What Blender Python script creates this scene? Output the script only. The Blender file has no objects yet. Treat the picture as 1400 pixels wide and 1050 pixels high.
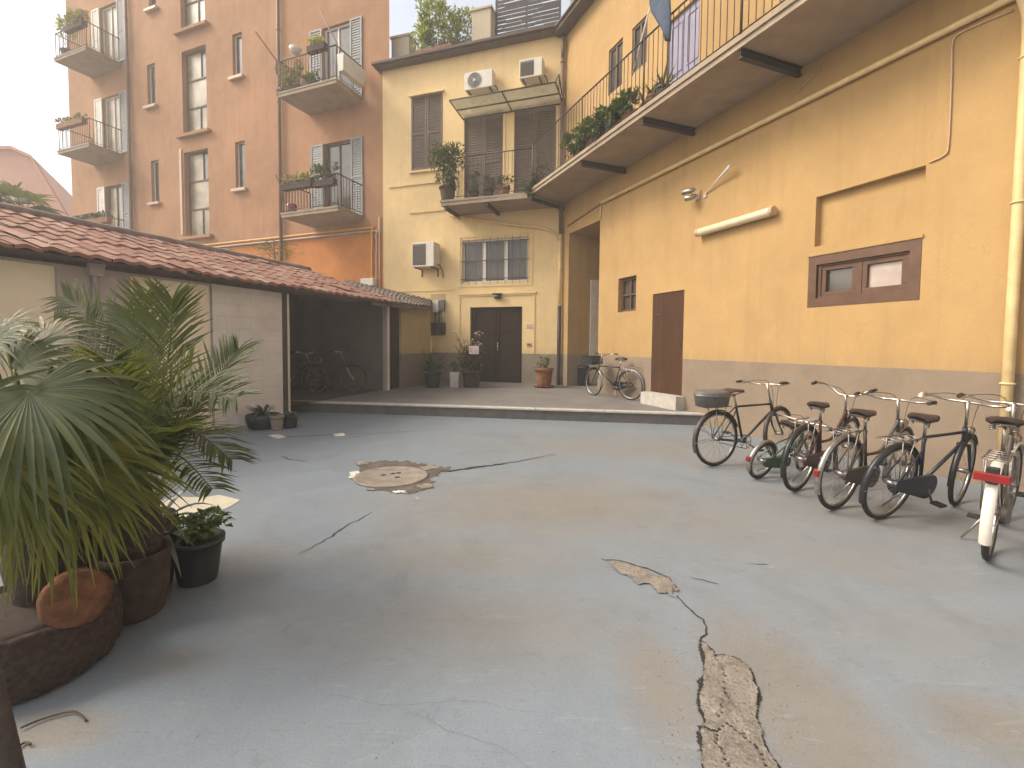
import bpy, bmesh, math, random
from mathutils import Vector, Matrix, noise
random.seed(7)
rnd = random.uniform
rad = math.radians
SC = bpy.context.scene
COL = SC.collection

# ------------------------------------------------------------------ camera model (fitted to the photograph)
FPX, PXC, PYC, PITCH, ROLL, CAMH = 637.5, 687.0, 501.7, rad(2.71), rad(.46), 1.45
cp, sp, cr, sr = math.cos(PITCH), math.sin(PITCH), math.cos(ROLL), math.sin(ROLL)
FW = Vector((0, cp, -sp)); UU = Vector((0, sp, cp)); RR = Vector((1, 0, 0))
CX = cr*RR + sr*UU
CY = -sr*RR + cr*UU
def ray(px, py): return FW + CX*((px-PXC)/FPX) - CY*((py-PYC)/FPX)
def ground(px, py, z=0.0):
    d = ray(px, py); t = (z-CAMH)/d.z
    return Vector((d.x*t, d.y*t, z))
def at(px, py, depth):
    d = ray(px, py); t = depth/d.y
    return Vector((d.x*t, depth, CAMH+d.z*t))
class Plane:
    def __init__(s, o, az):
        s.o = Vector((o[0], o[1])); s.d = Vector((math.sin(rad(az)), math.cos(rad(az))))
        n = Vector((s.d.y, -s.d.x)); s.n = n if -s.o.dot(n) > 0 else -n
    def hit(s, px, py, off=0.0):
        d = ray(px, py); o = s.o + s.n*off; d2 = Vector((d.x, d.y))
        t = o.dot(s.n)/d2.dot(s.n); p = d2*t - o
        return p.dot(s.d), CAMH + d.z*t
    def pt(s, u, z, off=0.0):
        p = s.o + s.d*u + s.n*off
        return Vector((p.x, p.y, z))
    def rect(s, pts, off=0.0):
        h = [s.hit(x, y, off) for x, y in pts]; us = sorted(a for a, b in h); zs = sorted(b for a, b in h); k = len(h)//2
        return sum(us[:k])/k, sum(us[k:])/(len(h)-k), sum(zs[:k])/k, sum(zs[k:])/(len(h)-k)
g_ = ground(1317, 658)
PA = Plane((g_.x, g_.y), 180-21.38)
k_ = PA.pt(PA.hit(768, 420)[0], 0); KX = Vector((k_.x, k_.y))
PA = Plane(KX, 180-21.38)               # right yellow wing, u grows towards the camera
PB = Plane(KX, -71.63)                  # yellow house at the end, u grows to the left
m_ = PB.pt(PB.hit(533, 250)[0], 0); MX = Vector((m_.x, m_.y))
PC = Plane(MX, -68.02)                  # orange block
g_ = ground(300, 588)
PD = Plane((g_.x, g_.y), 21.94)         # garage row, u grows away from the camera

cam = bpy.data.cameras.new('camera'); camo = bpy.data.objects.new('camera', cam); COL.objects.link(camo)
M = Matrix.Identity(4)
for i in range(3):
    M[i][0] = CX[i]; M[i][1] = CY[i]; M[i][2] = -FW[i]
M[2][3] = CAMH
camo.matrix_world = M
cam.sensor_width = 36; cam.lens = FPX/1400*36
cam.shift_x = (700-PXC)/1400; cam.shift_y = (PYC-525)/1400
cam.clip_start = .05; cam.clip_end = 500
SC.camera = camo

# ------------------------------------------------------------------ materials
def new_mat(name):
    m = bpy.data.materials.new(name); m.use_nodes = True
    return m, m.node_tree, m.node_tree.nodes['Principled BSDF']
def N(t, ty, **kw):
    n = t.nodes.new(ty)
    for k, v in kw.items():
        if k in n.inputs: n.inputs[k].default_value = v
        else: setattr(n, k, v)
    return n
def ramp(t, fac, stops):
    r = t.nodes.new('ShaderNodeValToRGB'); t.links.new(fac, r.inputs[0])
    e = r.color_ramp.elements
    e[0].position, e[0].color = stops[0][0], stops[0][1] if len(stops[0][1]) == 4 else (*stops[0][1], 1)
    e[1].position, e[1].color = stops[-1][0], (*stops[-1][1][:3], 1)
    for p, c in stops[1:-1]:
        x = e.new(p); x.color = (*c[:3], 1)
    return r.outputs[0]
def mixc(t, fac, a, b, mode='MIX'):
    n = t.nodes.new('ShaderNodeMix'); n.data_type = 'RGBA'; n.blend_type = mode
    for s, v in ((0, fac), (6, a), (7, b)):
        if isinstance(v, bpy.types.NodeSocket): t.links.new(v, n.inputs[s])
        elif s == 0: n.inputs[0].default_value = v
        else: n.inputs[s].default_value = (*v[:3], 1)
    return n.outputs[2]
def math_(t, op, a, b=0.0):
    n = t.nodes.new('ShaderNodeMath'); n.operation = op
    for i, v in enumerate((a, b)):
        if isinstance(v, bpy.types.NodeSocket): t.links.new(v, n.inputs[i])
        else: n.inputs[i].default_value = v
    return n.outputs[0]
def pos(t): return t.nodes.new('ShaderNodeNewGeometry').outputs['Position']
def noi(t, vec, scale, detail=4, rough=.55, dist=0.0):
    n = N(t, 'ShaderNodeTexNoise', Scale=scale, Detail=detail, Roughness=rough, Distortion=dist)
    t.links.new(vec, n.inputs['Vector']); return n.outputs['Fac']
def scaled(t, vec, s):
    n = t.nodes.new('ShaderNodeVectorMath'); n.operation = 'MULTIPLY'
    t.links.new(vec, n.inputs[0]); n.inputs[1].default_value = s; return n.outputs[0]
def bump(t, b, h, strength=.3, dist=.01):
    n = N(t, 'ShaderNodeBump', Strength=strength, Distance=dist)
    t.links.new(h, n.inputs['Height']); t.links.new(n.outputs[0], b.inputs['Normal'])
def mul(c, k): return tuple(min(1, x*k) for x in c[:3])

def simple(name, col, rough=.6, metal=0.0, var=.2, scale=6.0, bmp=0.0, spec=.5, world=False, trans=0.0):
    m, t, b = new_mat(name)
    v = pos(t) if world else t.nodes.new('ShaderNodeTexCoord').outputs['Object']
    f = noi(t, v, scale, 5)
    t.links.new(ramp(t, f, [(.25, mul(col, 1-var)), (.75, mul(col, 1+var))]), b.inputs['Base Color'])
    b.inputs['Roughness'].default_value = rough; b.inputs['Metallic'].default_value = metal
    b.inputs['Specular IOR Level'].default_value = spec
    if bmp: bump(t, b, noi(t, v, scale*8, 4), bmp, .01)
    return m
def foliage(name, c1, c2, scale=9.0, trans=.25, rough=.5):
    m, t, b = new_mat(name)
    f = noi(t, pos(t), scale, 3)
    g = t.nodes.new('ShaderNodeNewGeometry').outputs['Random Per Island']
    ff = math_(t, 'ADD', math_(t, 'MULTIPLY', f, .6), math_(t, 'MULTIPLY', g, .4))
    c = ramp(t, ff, [(.3, c1), (.7, c2)])
    t.links.new(c, b.inputs['Base Color']); b.inputs['Roughness'].default_value = rough
    tr = t.nodes.new('ShaderNodeBsdfTranslucent'); t.links.new(mixc(t, .35, c, (.30, .34, .02)), tr.inputs[0])
    mx = t.nodes.new('ShaderNodeMixShader'); mx.inputs[0].default_value = trans
    t.links.new(b.outputs[0], mx.inputs[1]); t.links.new(tr.outputs[0], mx.inputs[2])
    t.links.new(mx.outputs[0], t.nodes['Material Output'].inputs[0])
    return m
def stucco(name, col, dado=None, dadoz=1.2, stain=.12, low=None, lowz=0.0, tint=None, streak=.3):
    m, t, b = new_mat(name)
    p = pos(t)
    big = noi(t, p, .45, 5, .6); mid = noi(t, p, 2.3, 6, .65, .4); fine = noi(t, p, 60, 3, .6)
    st = noi(t, scaled(t, p, (3.0, 3.0, .22)), 1.6, 5, .65)
    c = mixc(t, ramp(t, big, [(.35, (0, 0, 0)), (.7, (1, 1, 1))]), mul(col, 1-stain), mul(col, 1+stain*.6))
    c = mixc(t, ramp(t, mid, [(.45, (0, 0, 0)), (.8, (.55, .55, .55))]), c, tint or mul(col, 1.15))
    c = mixc(t, ramp(t, st, [(.5, (0, 0, 0)), (.78, (streak,)*3)]), c, mul(col, .66))
    c = mixc(t, ramp(t, noi(t, p, 9, 4, .7), [(.68, (0, 0, 0)), (.74, (.22,)*3)]), c, mul(col, .72))
    z = t.nodes.new('ShaderNodeSeparateXYZ'); t.links.new(p, z.inputs[0]); z = z.outputs[2]
    if low:
        w = math_(t, 'ADD', z, math_(t, 'MULTIPLY', noi(t, p, 3, 4), .02))
        fac = math_(t, 'LESS_THAN', w, lowz)
        c = mixc(t, fac, c, mixc(t, ramp(t, mid, [(.35, (0, 0, 0)), (.7, (1, 1, 1))]), mul(low, .85), mul(low, 1.1)))
    if dado:
        w = math_(t, 'ADD', z, math_(t, 'MULTIPLY', noi(t, p, 5, 4), .016))
        fac = math_(t, 'LESS_THAN', w, dadoz+.008)
        dc = mixc(t, ramp(t, mid, [(.35, (0, 0, 0)), (.72, (1, 1, 1))]), mul(dado, .82), mul(dado, 1.12))
        dc = mixc(t, ramp(t, noi(t, p, 11, 5, .7), [(.6, (0, 0, 0)), (.72, (.5,)*3)]), dc, mul(dado, 1.35))
        c = mixc(t, fac, c, dc)
    if dado:
        sp_ = math_(t, 'MULTIPLY', math_(t, 'SUBTRACT', dadoz+.55, z), noi(t, scaled(t, p, (4, 4, .8)), 2.2, 5, .7))
        c = mixc(t, ramp(t, sp_, [(.16, (0, 0, 0)), (.42, (.45,)*3)]), c, mul(dado, .9))
        hl = N(t, 'ShaderNodeTexVoronoi', Scale=.55); hl.feature = 'DISTANCE_TO_EDGE'
        wv = t.nodes.new('ShaderNodeVectorMath'); wv.operation = 'ADD'; t.links.new(p, wv.inputs[0])
        nz = N(t, 'ShaderNodeTexNoise', Scale=2.5, Detail=5); t.links.new(p, nz.inputs['Vector']); t.links.new(nz.outputs['Color'], wv.inputs[1]); t.links.new(wv.outputs[0], hl.inputs['Vector'])
        c = mixc(t, math_(t, 'MULTIPLY', math_(t, 'LESS_THAN', hl.outputs['Distance'], .0022), math_(t, 'MULTIPLY', ramp(t, big, [(.5, (0, 0, 0)), (.6, (1, 1, 1))]), .2)), c, mul(col, .45))
    c = mixc(t, .25, c, mixc(t, fine, (.35, .35, .35), (.65, .65, .65)), 'OVERLAY')
    t.links.new(c, b.inputs['Base Color']); b.inputs['Roughness'].default_value = .88
    b.inputs['Specular IOR Level'].default_value = .2
    h = math_(t, 'ADD', math_(t, 'MULTIPLY', fine, .3), math_(t, 'MULTIPLY', noi(t, p, 14, 5), .9))
    bump(t, b, h, .35, .012)
    return m

YEL = (.66, .46, .19); ORA = (.50, .262, .148)
MT = {}
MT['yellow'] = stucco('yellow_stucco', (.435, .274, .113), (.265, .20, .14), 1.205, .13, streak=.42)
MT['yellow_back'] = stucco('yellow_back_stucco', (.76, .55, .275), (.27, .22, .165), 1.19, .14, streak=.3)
MT['yellow_plain'] = stucco('yellow_plain_stucco', (.62, .46, .21), None, 0, .1)
MT['orange'] = stucco('orange_stucco', (.395, .205, .108), None, 0, .2, low=(.50, .19, .055), lowz=5.1, tint=(.45, .26, .155), streak=.5)
MT['garage'] = stucco('garage_plaster', (.44, .37, .335), None, 0, .1, tint=(.50, .43, .39))
MT['cream'] = stucco('cream_panel', (.88, .75, .54), None, 0, .06, streak=.15)
MT['shedyellow'] = stucco('shed_stucco', (.46, .35, .17), (.22, .18, .14), 1.19, .1)  # darker yellow: the shed's weaker light is put into the colour
MT['pinkwall'] = stucco('pink_stucco', (.62, .34, .26), None, 0, .08)  # light pink: the washed out haze is put into the colour
MT['terracewall'] = stucco('terrace_stucco', (.50, .42, .30), None, 0, .1)
MT['concrete'] = simple('slab_concrete', (.32, .24, .165), .85, 0, .18, 3, .3, world=True)
MT['slabedge'] = simple('pale_slab_concrete', (.30, .232, .152), .85, 0, .18, 3, .3, world=True)
MT['stone'] = simple('kerb_stone', (.46, .42, .36), .8, 0, .2, 7, .3, world=True)
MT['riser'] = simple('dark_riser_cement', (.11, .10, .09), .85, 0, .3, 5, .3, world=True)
MT['iron'] = simple('dark_iron', (.05, .040, .034), .55, .4, .3, 20)
MT['brownpipe'] = simple('brown_pipe_paint', (.16, .085, .05), .5, 0, .25, 8)
MT['darkpipe'] = simple('cast_iron', (.05, .035, .028), .5, .3, .25, 8)
MT['yellowpipe'] = simple('yellow_pipe_paint', (.68, .49, .23), .5, 0, .15, 8)
MT['orangepipe'] = simple('orange_pipe_paint', (.62, .30, .05), .5, 0, .15, 8)
MT['palepipe'] = simple('pale_pipe_paint', (.52, .34, .22), .5, 0, .15, 8)
MT['shutter'] = simple('brown_shutter_paint', (.115, .074, .047), .65, 0, .2, 4, world=True)
MT['greyshutter'] = simple('grey_shutter_paint', (.25, .25, .24), .6, 0, .15, 4, world=True)
MT['whitepaint'] = simple('old_white_paint', (.66, .61, .52), .55, 0, .12, 5, world=True)
MT['woodframe'] = simple('brown_window_wood', (.105, .047, .021), .55, 0, .25, 6, .1, world=True)
MT['lilac'] = simple('lilac_door_paint', (.22, .20, .27), .6, 0, .15, 4, world=True)
MT['dark'] = simple('dim_interior', (.03, .026, .022), .9, 0, .3, 3, world=True)
MT['rubber'] = simple('black_rubber', (.022, .021, .020), .75, 0, .3, 20)
MT['black'] = simple('black_paint', (.022, .021, .022), .35, .1, .3, 20)
MT['chrome'] = simple('worn_chrome', (.52, .48, .42), .34, 1, .25, 30)
MT['steel'] = simple('dull_steel', (.34, .31, .28), .42, .9, .3, 30)
MT['leather'] = simple('dark_saddle_leather', (.035, .024, .020), .5, 0, .3, 25)
MT['brownleather'] = simple('brown_saddle_leather', (.07, .038, .026), .5, 0, .3, 25)
MT['red'] = simple('red_reflector', (.22, .009, .008), .25, 0, .15, 30)
MT['whiteguard'] = simple('white_mudguard_paint', (.72, .64, .54), .4, 0, .1, 14)
MT['terracotta'] = simple('terracotta', (.235, .10, .048), .9, 0, .5, 9, .5)
MT['clay'] = simple('dirty_orange_clay', (.155, .062, .024), .95, 0, .7, 16, .9)
MT['oldpot'] = simple('weathered_terracotta', (.056, .034, .025), .92, 0, .65, 12, .8)
MT['darkpot'] = simple('dark_plastic_pot', (.020, .021, .022), .5, 0, .3, 8)
MT['bark'] = simple('rough_bark_pot', (.062, .037, .027), .95, 0, .75, 38, 1.0)
MT['soil'] = simple('soil', (.05, .035, .025), .95, 0, .4, 20, .6)
MT['acwhite'] = simple('aged_white_casing', (.62, .56, .46), .5, 0, .08, 4)
MT['acgrille'] = simple('dark_grille', (.12, .11, .10), .6, 0, .2, 20)
MT['denim'] = simple('blue_denim', (.055, .075, .115), .9, 0, .35, 8, .3)
MT['plank'] = simple('post_wood', (.065, .045, .036), .8, 0, .4, 9, .5)
MT['tubelamp'] = simple('frosted_tube_cover', (.68, .56, .36), .3, 0, .05, 4)
MT['paper'] = simple('pink_white_card', (.75, .60, .60), .6, 0, .1, 10)

def wood_planks(name, c1, c2, w, axis):
    m, t, b = new_mat(name); p = pos(t)
    dp = t.nodes.new('ShaderNodeVectorMath'); dp.operation = 'DOT_PRODUCT'; t.links.new(p, dp.inputs[0]); dp.inputs[1].default_value = axis
    s = math_(t, 'DIVIDE', dp.outputs['Value'], w); fl = math_(t, 'FLOOR', s); fr = math_(t, 'FRACT', s)
    wn = t.nodes.new('ShaderNodeTexWhiteNoise'); wn.noise_dimensions = '1D'; t.links.new(fl, wn.inputs['W'])
    c = mixc(t, wn.outputs[0], c1, c2)
    gr = noi(t, scaled(t, p, (9, 9, .7)), 3, 5, .65)
    c = mixc(t, ramp(t, gr, [(.4, (0, 0, 0)), (.7, (.6,)*3)]), c, mul(c2, 1.5))
    gap = math_(t, 'LESS_THAN', fr, .05); c = mixc(t, gap, c, (.01, .008, .006))
    t.links.new(c, b.inputs['Base Color']); b.inputs['Roughness'].default_value = .85; b.inputs['Specular IOR Level'].default_value = .2
    bump(t, b, math_(t, 'SUBTRACT', gr, math_(t, 'MULTIPLY', gap, 2)), .4, .01)
    return m
MT['eavepaint'] = simple('dark_eave_paint', (.085, .058, .042), .7, 0, .25, 4, world=True)
MT['baywall'] = simple('shade_dark_bay_wall', (.075, .058, .048), .9, 0, .3, 2, world=True)  # deep shade of the roofed bay put into wall and floor colour
MT['baysidewall'] = simple('half_shaded_bay_side', (.17, .135, .11), .9, 0, .25, 2, world=True)  # mid tone: the bay's thinner shade put into the end wall colour
MT['redplank'] = wood_planks('red_brown_planks', (.050, .021, .010), (.072, .031, .014), .105, (PA.d.x, PA.d.y, 0))
MT['darkplank'] = wood_planks('dark_brown_planks', (.020, .010, .006), (.028, .015, .009), .12, (PB.d.x, PB.d.y, 0))

def glass(name, col, rough=.12):
    m, t, b = new_mat(name)
    f = noi(t, pos(t), 1.3, 3)
    t.links.new(ramp(t, f, [(.35, mul(col, .6)), (.65, mul(col, 1.4))]), b.inputs['Base Color'])
    b.inputs['Roughness'].default_value = rough; b.inputs['Specular IOR Level'].default_value = .8
    return m
MT['glass'] = glass('window_glass', (.085, .075, .06))
MT['curtainglass'] = glass('curtained_glass', (.42, .33, .27), .15)
MT['dustyglass'] = glass('dusty_stair_glass', (.30, .235, .145), .35)
MT['darkglass'] = glass('dark_window_glass', (.075, .06, .048), .25)
def clear_glass():
    m, t, b = new_mat('grimy_canopy_glass')
    b.inputs['Base Color'].default_value = (.40, .37, .28, 1); b.inputs['Roughness'].default_value = .4
    tr = t.nodes.new('ShaderNodeBsdfTranslucent'); tr.inputs[0].default_value = (.5, .46, .34, 1)
    tp = t.nodes.new('ShaderNodeBsdfTransparent'); tp.inputs[0].default_value = (.85, .85, .8, 1)
    m1 = t.nodes.new('ShaderNodeMixShader'); t.links.new(b.outputs[0], m1.inputs[1]); t.links.new(tr.outputs[0], m1.inputs[2]); m1.inputs[0].default_value = .5
    m2 = t.nodes.new('ShaderNodeMixShader'); t.links.new(m1.outputs[0], m2.inputs[1]); t.links.new(tp.outputs[0], m2.inputs[2])
    t.links.new(ramp(t, noi(t, pos(t), 3, 5), [(.35, (.3,)*3), (.7, (.65,)*3)]), m2.inputs[0])
    t.links.new(m2.outputs[0], t.nodes['Material Output'].inputs[0]); return m
MT['canopyglass'] = clear_glass()

def roof_tiles():
    m, t, b = new_mat('clay_roof_tiles'); p = pos(t)
    g = t.nodes.new('ShaderNodeNewGeometry').outputs['Random Per Island']
    c = ramp(t, g, [(0, (.19, .085, .055)), (.45, (.255, .112, .070)), (.8, (.30, .155, .105)), (.94, (.35, .21, .15)), (1, (.16, .10, .078))])
    c = mixc(t, ramp(t, noi(t, p, 6, 6, .7), [(.5, (0, 0, 0)), (.72, (.75,)*3)]), c, (.10, .068, .058))
    c = mixc(t, ramp(t, noi(t, p, 1.4, 5, .6), [(.52, (0, 0, 0)), (.7, (.35,)*3)]), c, (.30, .20, .145))
    t.links.new(c, b.inputs['Base Color']); b.inputs['Roughness'].default_value = .85
    bump(t, b, noi(t, p, 70, 4), .4, .006); return m
MT['tiles'] = roof_tiles()
MT['ridge'] = simple('grey_ridge_tiles', (.20, .145, .125), .9, 0, .35, 4, .5, world=True)
MT['oldtiles'] = simple('grimy_roof_tiles', (.13, .095, .075), .9, 0, .4, 6, .5, world=True)

def blockwall():
    m, t, b = new_mat('painted_block_wall'); p = pos(t)
    dp = t.nodes.new('ShaderNodeVectorMath'); dp.operation = 'DOT_PRODUCT'; t.links.new(p, dp.inputs[0]); dp.inputs[1].default_value = (PD.d.x, PD.d.y, 0)
    z = t.nodes.new('ShaderNodeSeparateXYZ'); t.links.new(p, z.inputs[0])
    cb = t.nodes.new('ShaderNodeCombineXYZ'); t.links.new(dp.outputs['Value'], cb.inputs[0]); t.links.new(z.outputs[2], cb.inputs[1])
    br = N(t, 'ShaderNodeTexBrick', Scale=1.0); br.inputs['Mortar Size'].default_value = .008; br.inputs['Brick Width'].default_value = .48; br.inputs['Row Height'].default_value = .21
    br.inputs['Mortar Smooth'].default_value = .4
    t.links.new(cb.outputs[0], br.inputs['Vector'])
    n1 = noi(t, p, 2.2, 6, .6)
    c = ramp(t, n1, [(.3, (.60, .54, .48)), (.7, (.74, .68, .61))])
    c = mixc(t, math_(t, 'MULTIPLY', br.outputs['Fac'], .35), c, (.46, .40, .36))
    t.links.new(c, b.inputs['Base Color']); b.inputs['Roughness'].default_value = .8
    bump(t, b, math_(t, 'SUBTRACT', math_(t, 'MULTIPLY', noi(t, p, 25, 5), .3), math_(t, 'MULTIPLY', br.outputs['Fac'], .8)), .5, .01)
    return m
MT['blocks'] = blockwall()

def floor_mat():
    m, t, b = new_mat('worn_blue_grey_floor_paint'); p = pos(t)
    n1 = noi(t, p, .55, 6, .62, .5); n2 = noi(t, p, 2.6, 7, .68, .6); n3 = noi(t, p, 45, 4, .7); n4 = noi(t, p, 9, 6, .7)
    blue = mixc(t, n2, (.172, .202, .228), (.238, .270, .295))
    tan = mixc(t, n2, (.182, .171, .153), (.236, .217, .188))
    # worn zones (places where traffic has rubbed the paint), in world metres
    acc = None
    for (px, py), rx, ry, k in [((760, 690), 1.9, 1.0, 1.0), ((640, 760), 1.3, .5, .7), ((1090, 960), .34, .75, 1.25), ((1130, 1020), .30, .4, 1.2), ((900, 930), .22, .5, 1.0), ((1350, 990), .35, .25, 1.0), ((990, 720), 1.2, .9, .6), ((1180, 700), 1.6, 1.2, .65), ((1250, 860), 1.2, .5, .5), ((650, 850), 1.3, .55, .62), ((1150, 760), 1.3, .7, .6), ((850, 610), 2.6, 1.2, .6), ((350, 760), .9, .35, .45), ((75, 1000), .25, .12, 1.2), ((230, 905), .3, .12, .6)]:
        c = ground(px, py)
        vm = t.nodes.new('ShaderNodeVectorMath'); vm.operation = 'SUBTRACT'; t.links.new(p, vm.inputs[0]); vm.inputs[1].default_value = c
        s = scaled(t, vm.outputs[0], (1/rx, 1/ry, 0))
        ln = t.nodes.new('ShaderNodeVectorMath'); ln.operation = 'LENGTH'; t.links.new(s, ln.inputs[0])
        f = math_(t, 'MULTIPLY', math_(t, 'SUBTRACT', 1.25, ln.outputs['Value']), k)
        f = math_(t, 'MAXIMUM', f, 0)
        acc = f if acc is None else math_(t, 'MAXIMUM', acc, f)
    w = math_(t, 'ADD', math_(t, 'MULTIPLY', acc, .55), math_(t, 'MULTIPLY', n1, .55))
    w = math_(t, 'ADD', w, math_(t, 'MULTIPLY', n4, .16))
    fac = ramp(t, w, [(.42, (0, 0, 0)), (.62, (.45,)*3), (.88, (.95,)*3)])
    c = mixc(t, fac, blue, tan)
    sc = noi(t, scaled(t, p, (1.2, 5, 1)), 3.2, 6, .72, 1.2)
    c = mixc(t, ramp(t, sc, [(.58, (0, 0, 0)), (.70, (.45,)*3)]), c, (.31, .32, .32))
    c = mixc(t, ramp(t, noi(t, p, 5.5, 7, .75, .8), [(.58, (0, 0, 0)), (.68, (.32,)*3)]), c, (.115, .118, .118))
    c = mixc(t, ramp(t, noi(t, p, 1.1, 8, .78, 1.0), [(.52, (0, 0, 0)), (.70, (.28,)*3)]), c, (.11, .11, .105))
    c = mixc(t, ramp(t, noi(t, scaled(t, p, (.35, 2.6, 1)), 5, 8, .8, 2.5), [(.60, (0, 0, 0)), (.64, (.4,)*3)]), c, (.10, .10, .10))
    c = mixc(t, ramp(t, noi(t, p, 130, 2, .5), [(.58, (0, 0, 0)), (.68, (.5,)*3)]), c, (.12, .11, .10))
    c = mixc(t, ramp(t, noi(t, p, 90, 3, .6), [(.66, (0, 0, 0)), (.72, (.5,)*3)]), c, (.46, .44, .40))
    t.links.new(c, b.inputs['Base Color'])
    r = ramp(t, math_(t, 'ADD', math_(t, 'MULTIPLY', fac, .5), math_(t, 'MULTIPLY', n2, .5)), [(.2, (.40,)*3), (.8, (.72,)*3)])
    t.links.new(r, b.inputs['Roughness']); b.inputs['Specular IOR Level'].default_value = .45
    h = math_(t, 'ADD', math_(t, 'MULTIPLY', n3, .25), math_(t, 'ADD', math_(t, 'MULTIPLY', n4, .5), math_(t, 'MULTIPLY', n2, 1.2)))
    bump(t, b, h, .35, .008); return m
MT['floor'] = floor_mat()
MT['pavement'] = simple('pavement_cement', (.17, .155, .14), .75, 0, .22, 2.2, .2, world=True)
MT['rubble'] = simple('broken_concrete', (.27, .22, .155), .95, 0, .55, 30, .8, world=True)
def rubble_mat():
    m, t, b = new_mat('broken_concrete_aggregate'); p = pos(t)
    n1 = noi(t, p, 9, 6, .7, .5); n2 = noi(t, p, 70, 5, .75)
    c = ramp(t, n1, [(.3, (.17, .148, .115)), (.5, (.29, .25, .20)), (.7, (.40, .355, .285))])
    v = N(t, 'ShaderNodeTexVoronoi', Scale=85.0); t.links.new(p, v.inputs['Vector'])
    vc = t.nodes.new('ShaderNodeSeparateColor'); t.links.new(v.outputs['Color'], vc.inputs[0])
    st = math_(t, 'MULTIPLY', math_(t, 'LESS_THAN', v.outputs['Distance'], .42), math_(t, 'GREATER_THAN', vc.outputs[0], .72))
    c = mixc(t, math_(t, 'MULTIPLY', st, .8), c, mixc(t, vc.outputs[1], (.42, .39, .33), (.17, .14, .12)))
    c = mixc(t, ramp(t, n2, [(.52, (0, 0, 0)), (.66, (.75,)*3)]), c, (.075, .058, .04))
    c = mixc(t, ramp(t, noi(t, p, 30, 5, .7), [(.6, (0, 0, 0)), (.7, (.7,)*3)]), c, (.48, .44, .36))
    t.links.new(c, b.inputs['Base Color']); b.inputs['Roughness'].default_value = .95
    bump(t, b, math_(t, 'ADD', n2, math_(t, 'MULTIPLY', noi(t, p, 30, 5, .7), 1.5)), 1.0, .012); return m
MT['rubble'] = rubble_mat()
MT['rubble_dark'] = simple('dirty_cement', (.105, .085, .068), .95, 0, .5, 9, .8, world=True)
MT['crack'] = simple('crack_dirt', (.030, .026, .022), 1, 0, .3, 20, world=True)
MT['limewhite'] = simple('lime_patch', (.62, .58, .50), .9, 0, .2, 12, .4, world=True)
MT['creampatch'] = simple('cream_paint_spill', (.55, .49, .37), .8, 0, .12, 8, .2, world=True)
MT['cover'] = simple('cement_cover', (.235, .20, .16), .9, 0, .3, 9, .6, world=True)

MT['fan'] = foliage('fan_palm_leaf', (.042, .060, .016), (.130, .138, .046), 7, .33, .58)
MT['fanolive'] = foliage('backlit_fan_leaf', (.075, .090, .010), (.225, .210, .026), 6, .45, .5)  # olive yellow: light from behind the lower leaves put into the colour
MT['fandry'] = foliage('dry_fan_leaf', (.20, .16, .09), (.30, .25, .15), 8, .2, .6)
MT['frond'] = foliage('date_palm_leaf', (.042, .060, .013), (.130, .138, .038), 8, .33, .56)
MT['aloe'] = foliage('aloe_leaf', (.055, .085, .060), (.12, .15, .11), 8, .1, .4)
MT['leaf'] = foliage('mid_green_leaf', (.028, .055, .014), (.085, .125, .035), 10, .25)
MT['paleleaf'] = foliage('pale_green_leaf', (.07, .11, .03), (.17, .21, .07), 10, .3)
MT['bushleaf'] = foliage('sunny_bush_leaf', (.20, .24, .05), (.42, .46, .13), 5, .6)  # bright leaf colour and high translucency carry the backlit glow
MT['darkleaf'] = foliage('dark_green_leaf', (.016, .034, .012), (.045, .068, .024), 10, .2)
MT['dryleaf'] = foliage('straw_leaf', (.20, .16, .06), (.42, .35, .16), 10, .3)
MT['yflower'] = foliage('yellow_flower', (.40, .36, .03), (.62, .55, .06), 10, .3)
MT['pflower'] = foliage('pale_pink_flower', (.60, .32, .30), (.75, .62, .56), 10, .3)
MT['stem'] = simple('brown_stem', (.085, .055, .030), .8, 0, .3, 10)
MT['greenframe'] = simple('green_frame_paint', (.020, .075, .030), .35, .1, .3, 20)
MT['maroon'] = simple('maroon_frame_paint', (.060, .012, .012), .35, .1, .3, 20)
MT['navy'] = simple('navy_frame_paint', (.022, .026, .036), .3, .1, .3, 20)
MT['brownbike'] = simple('grey_brown_frame_paint', (.075, .058, .045), .4, .2, .3, 20)

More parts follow.
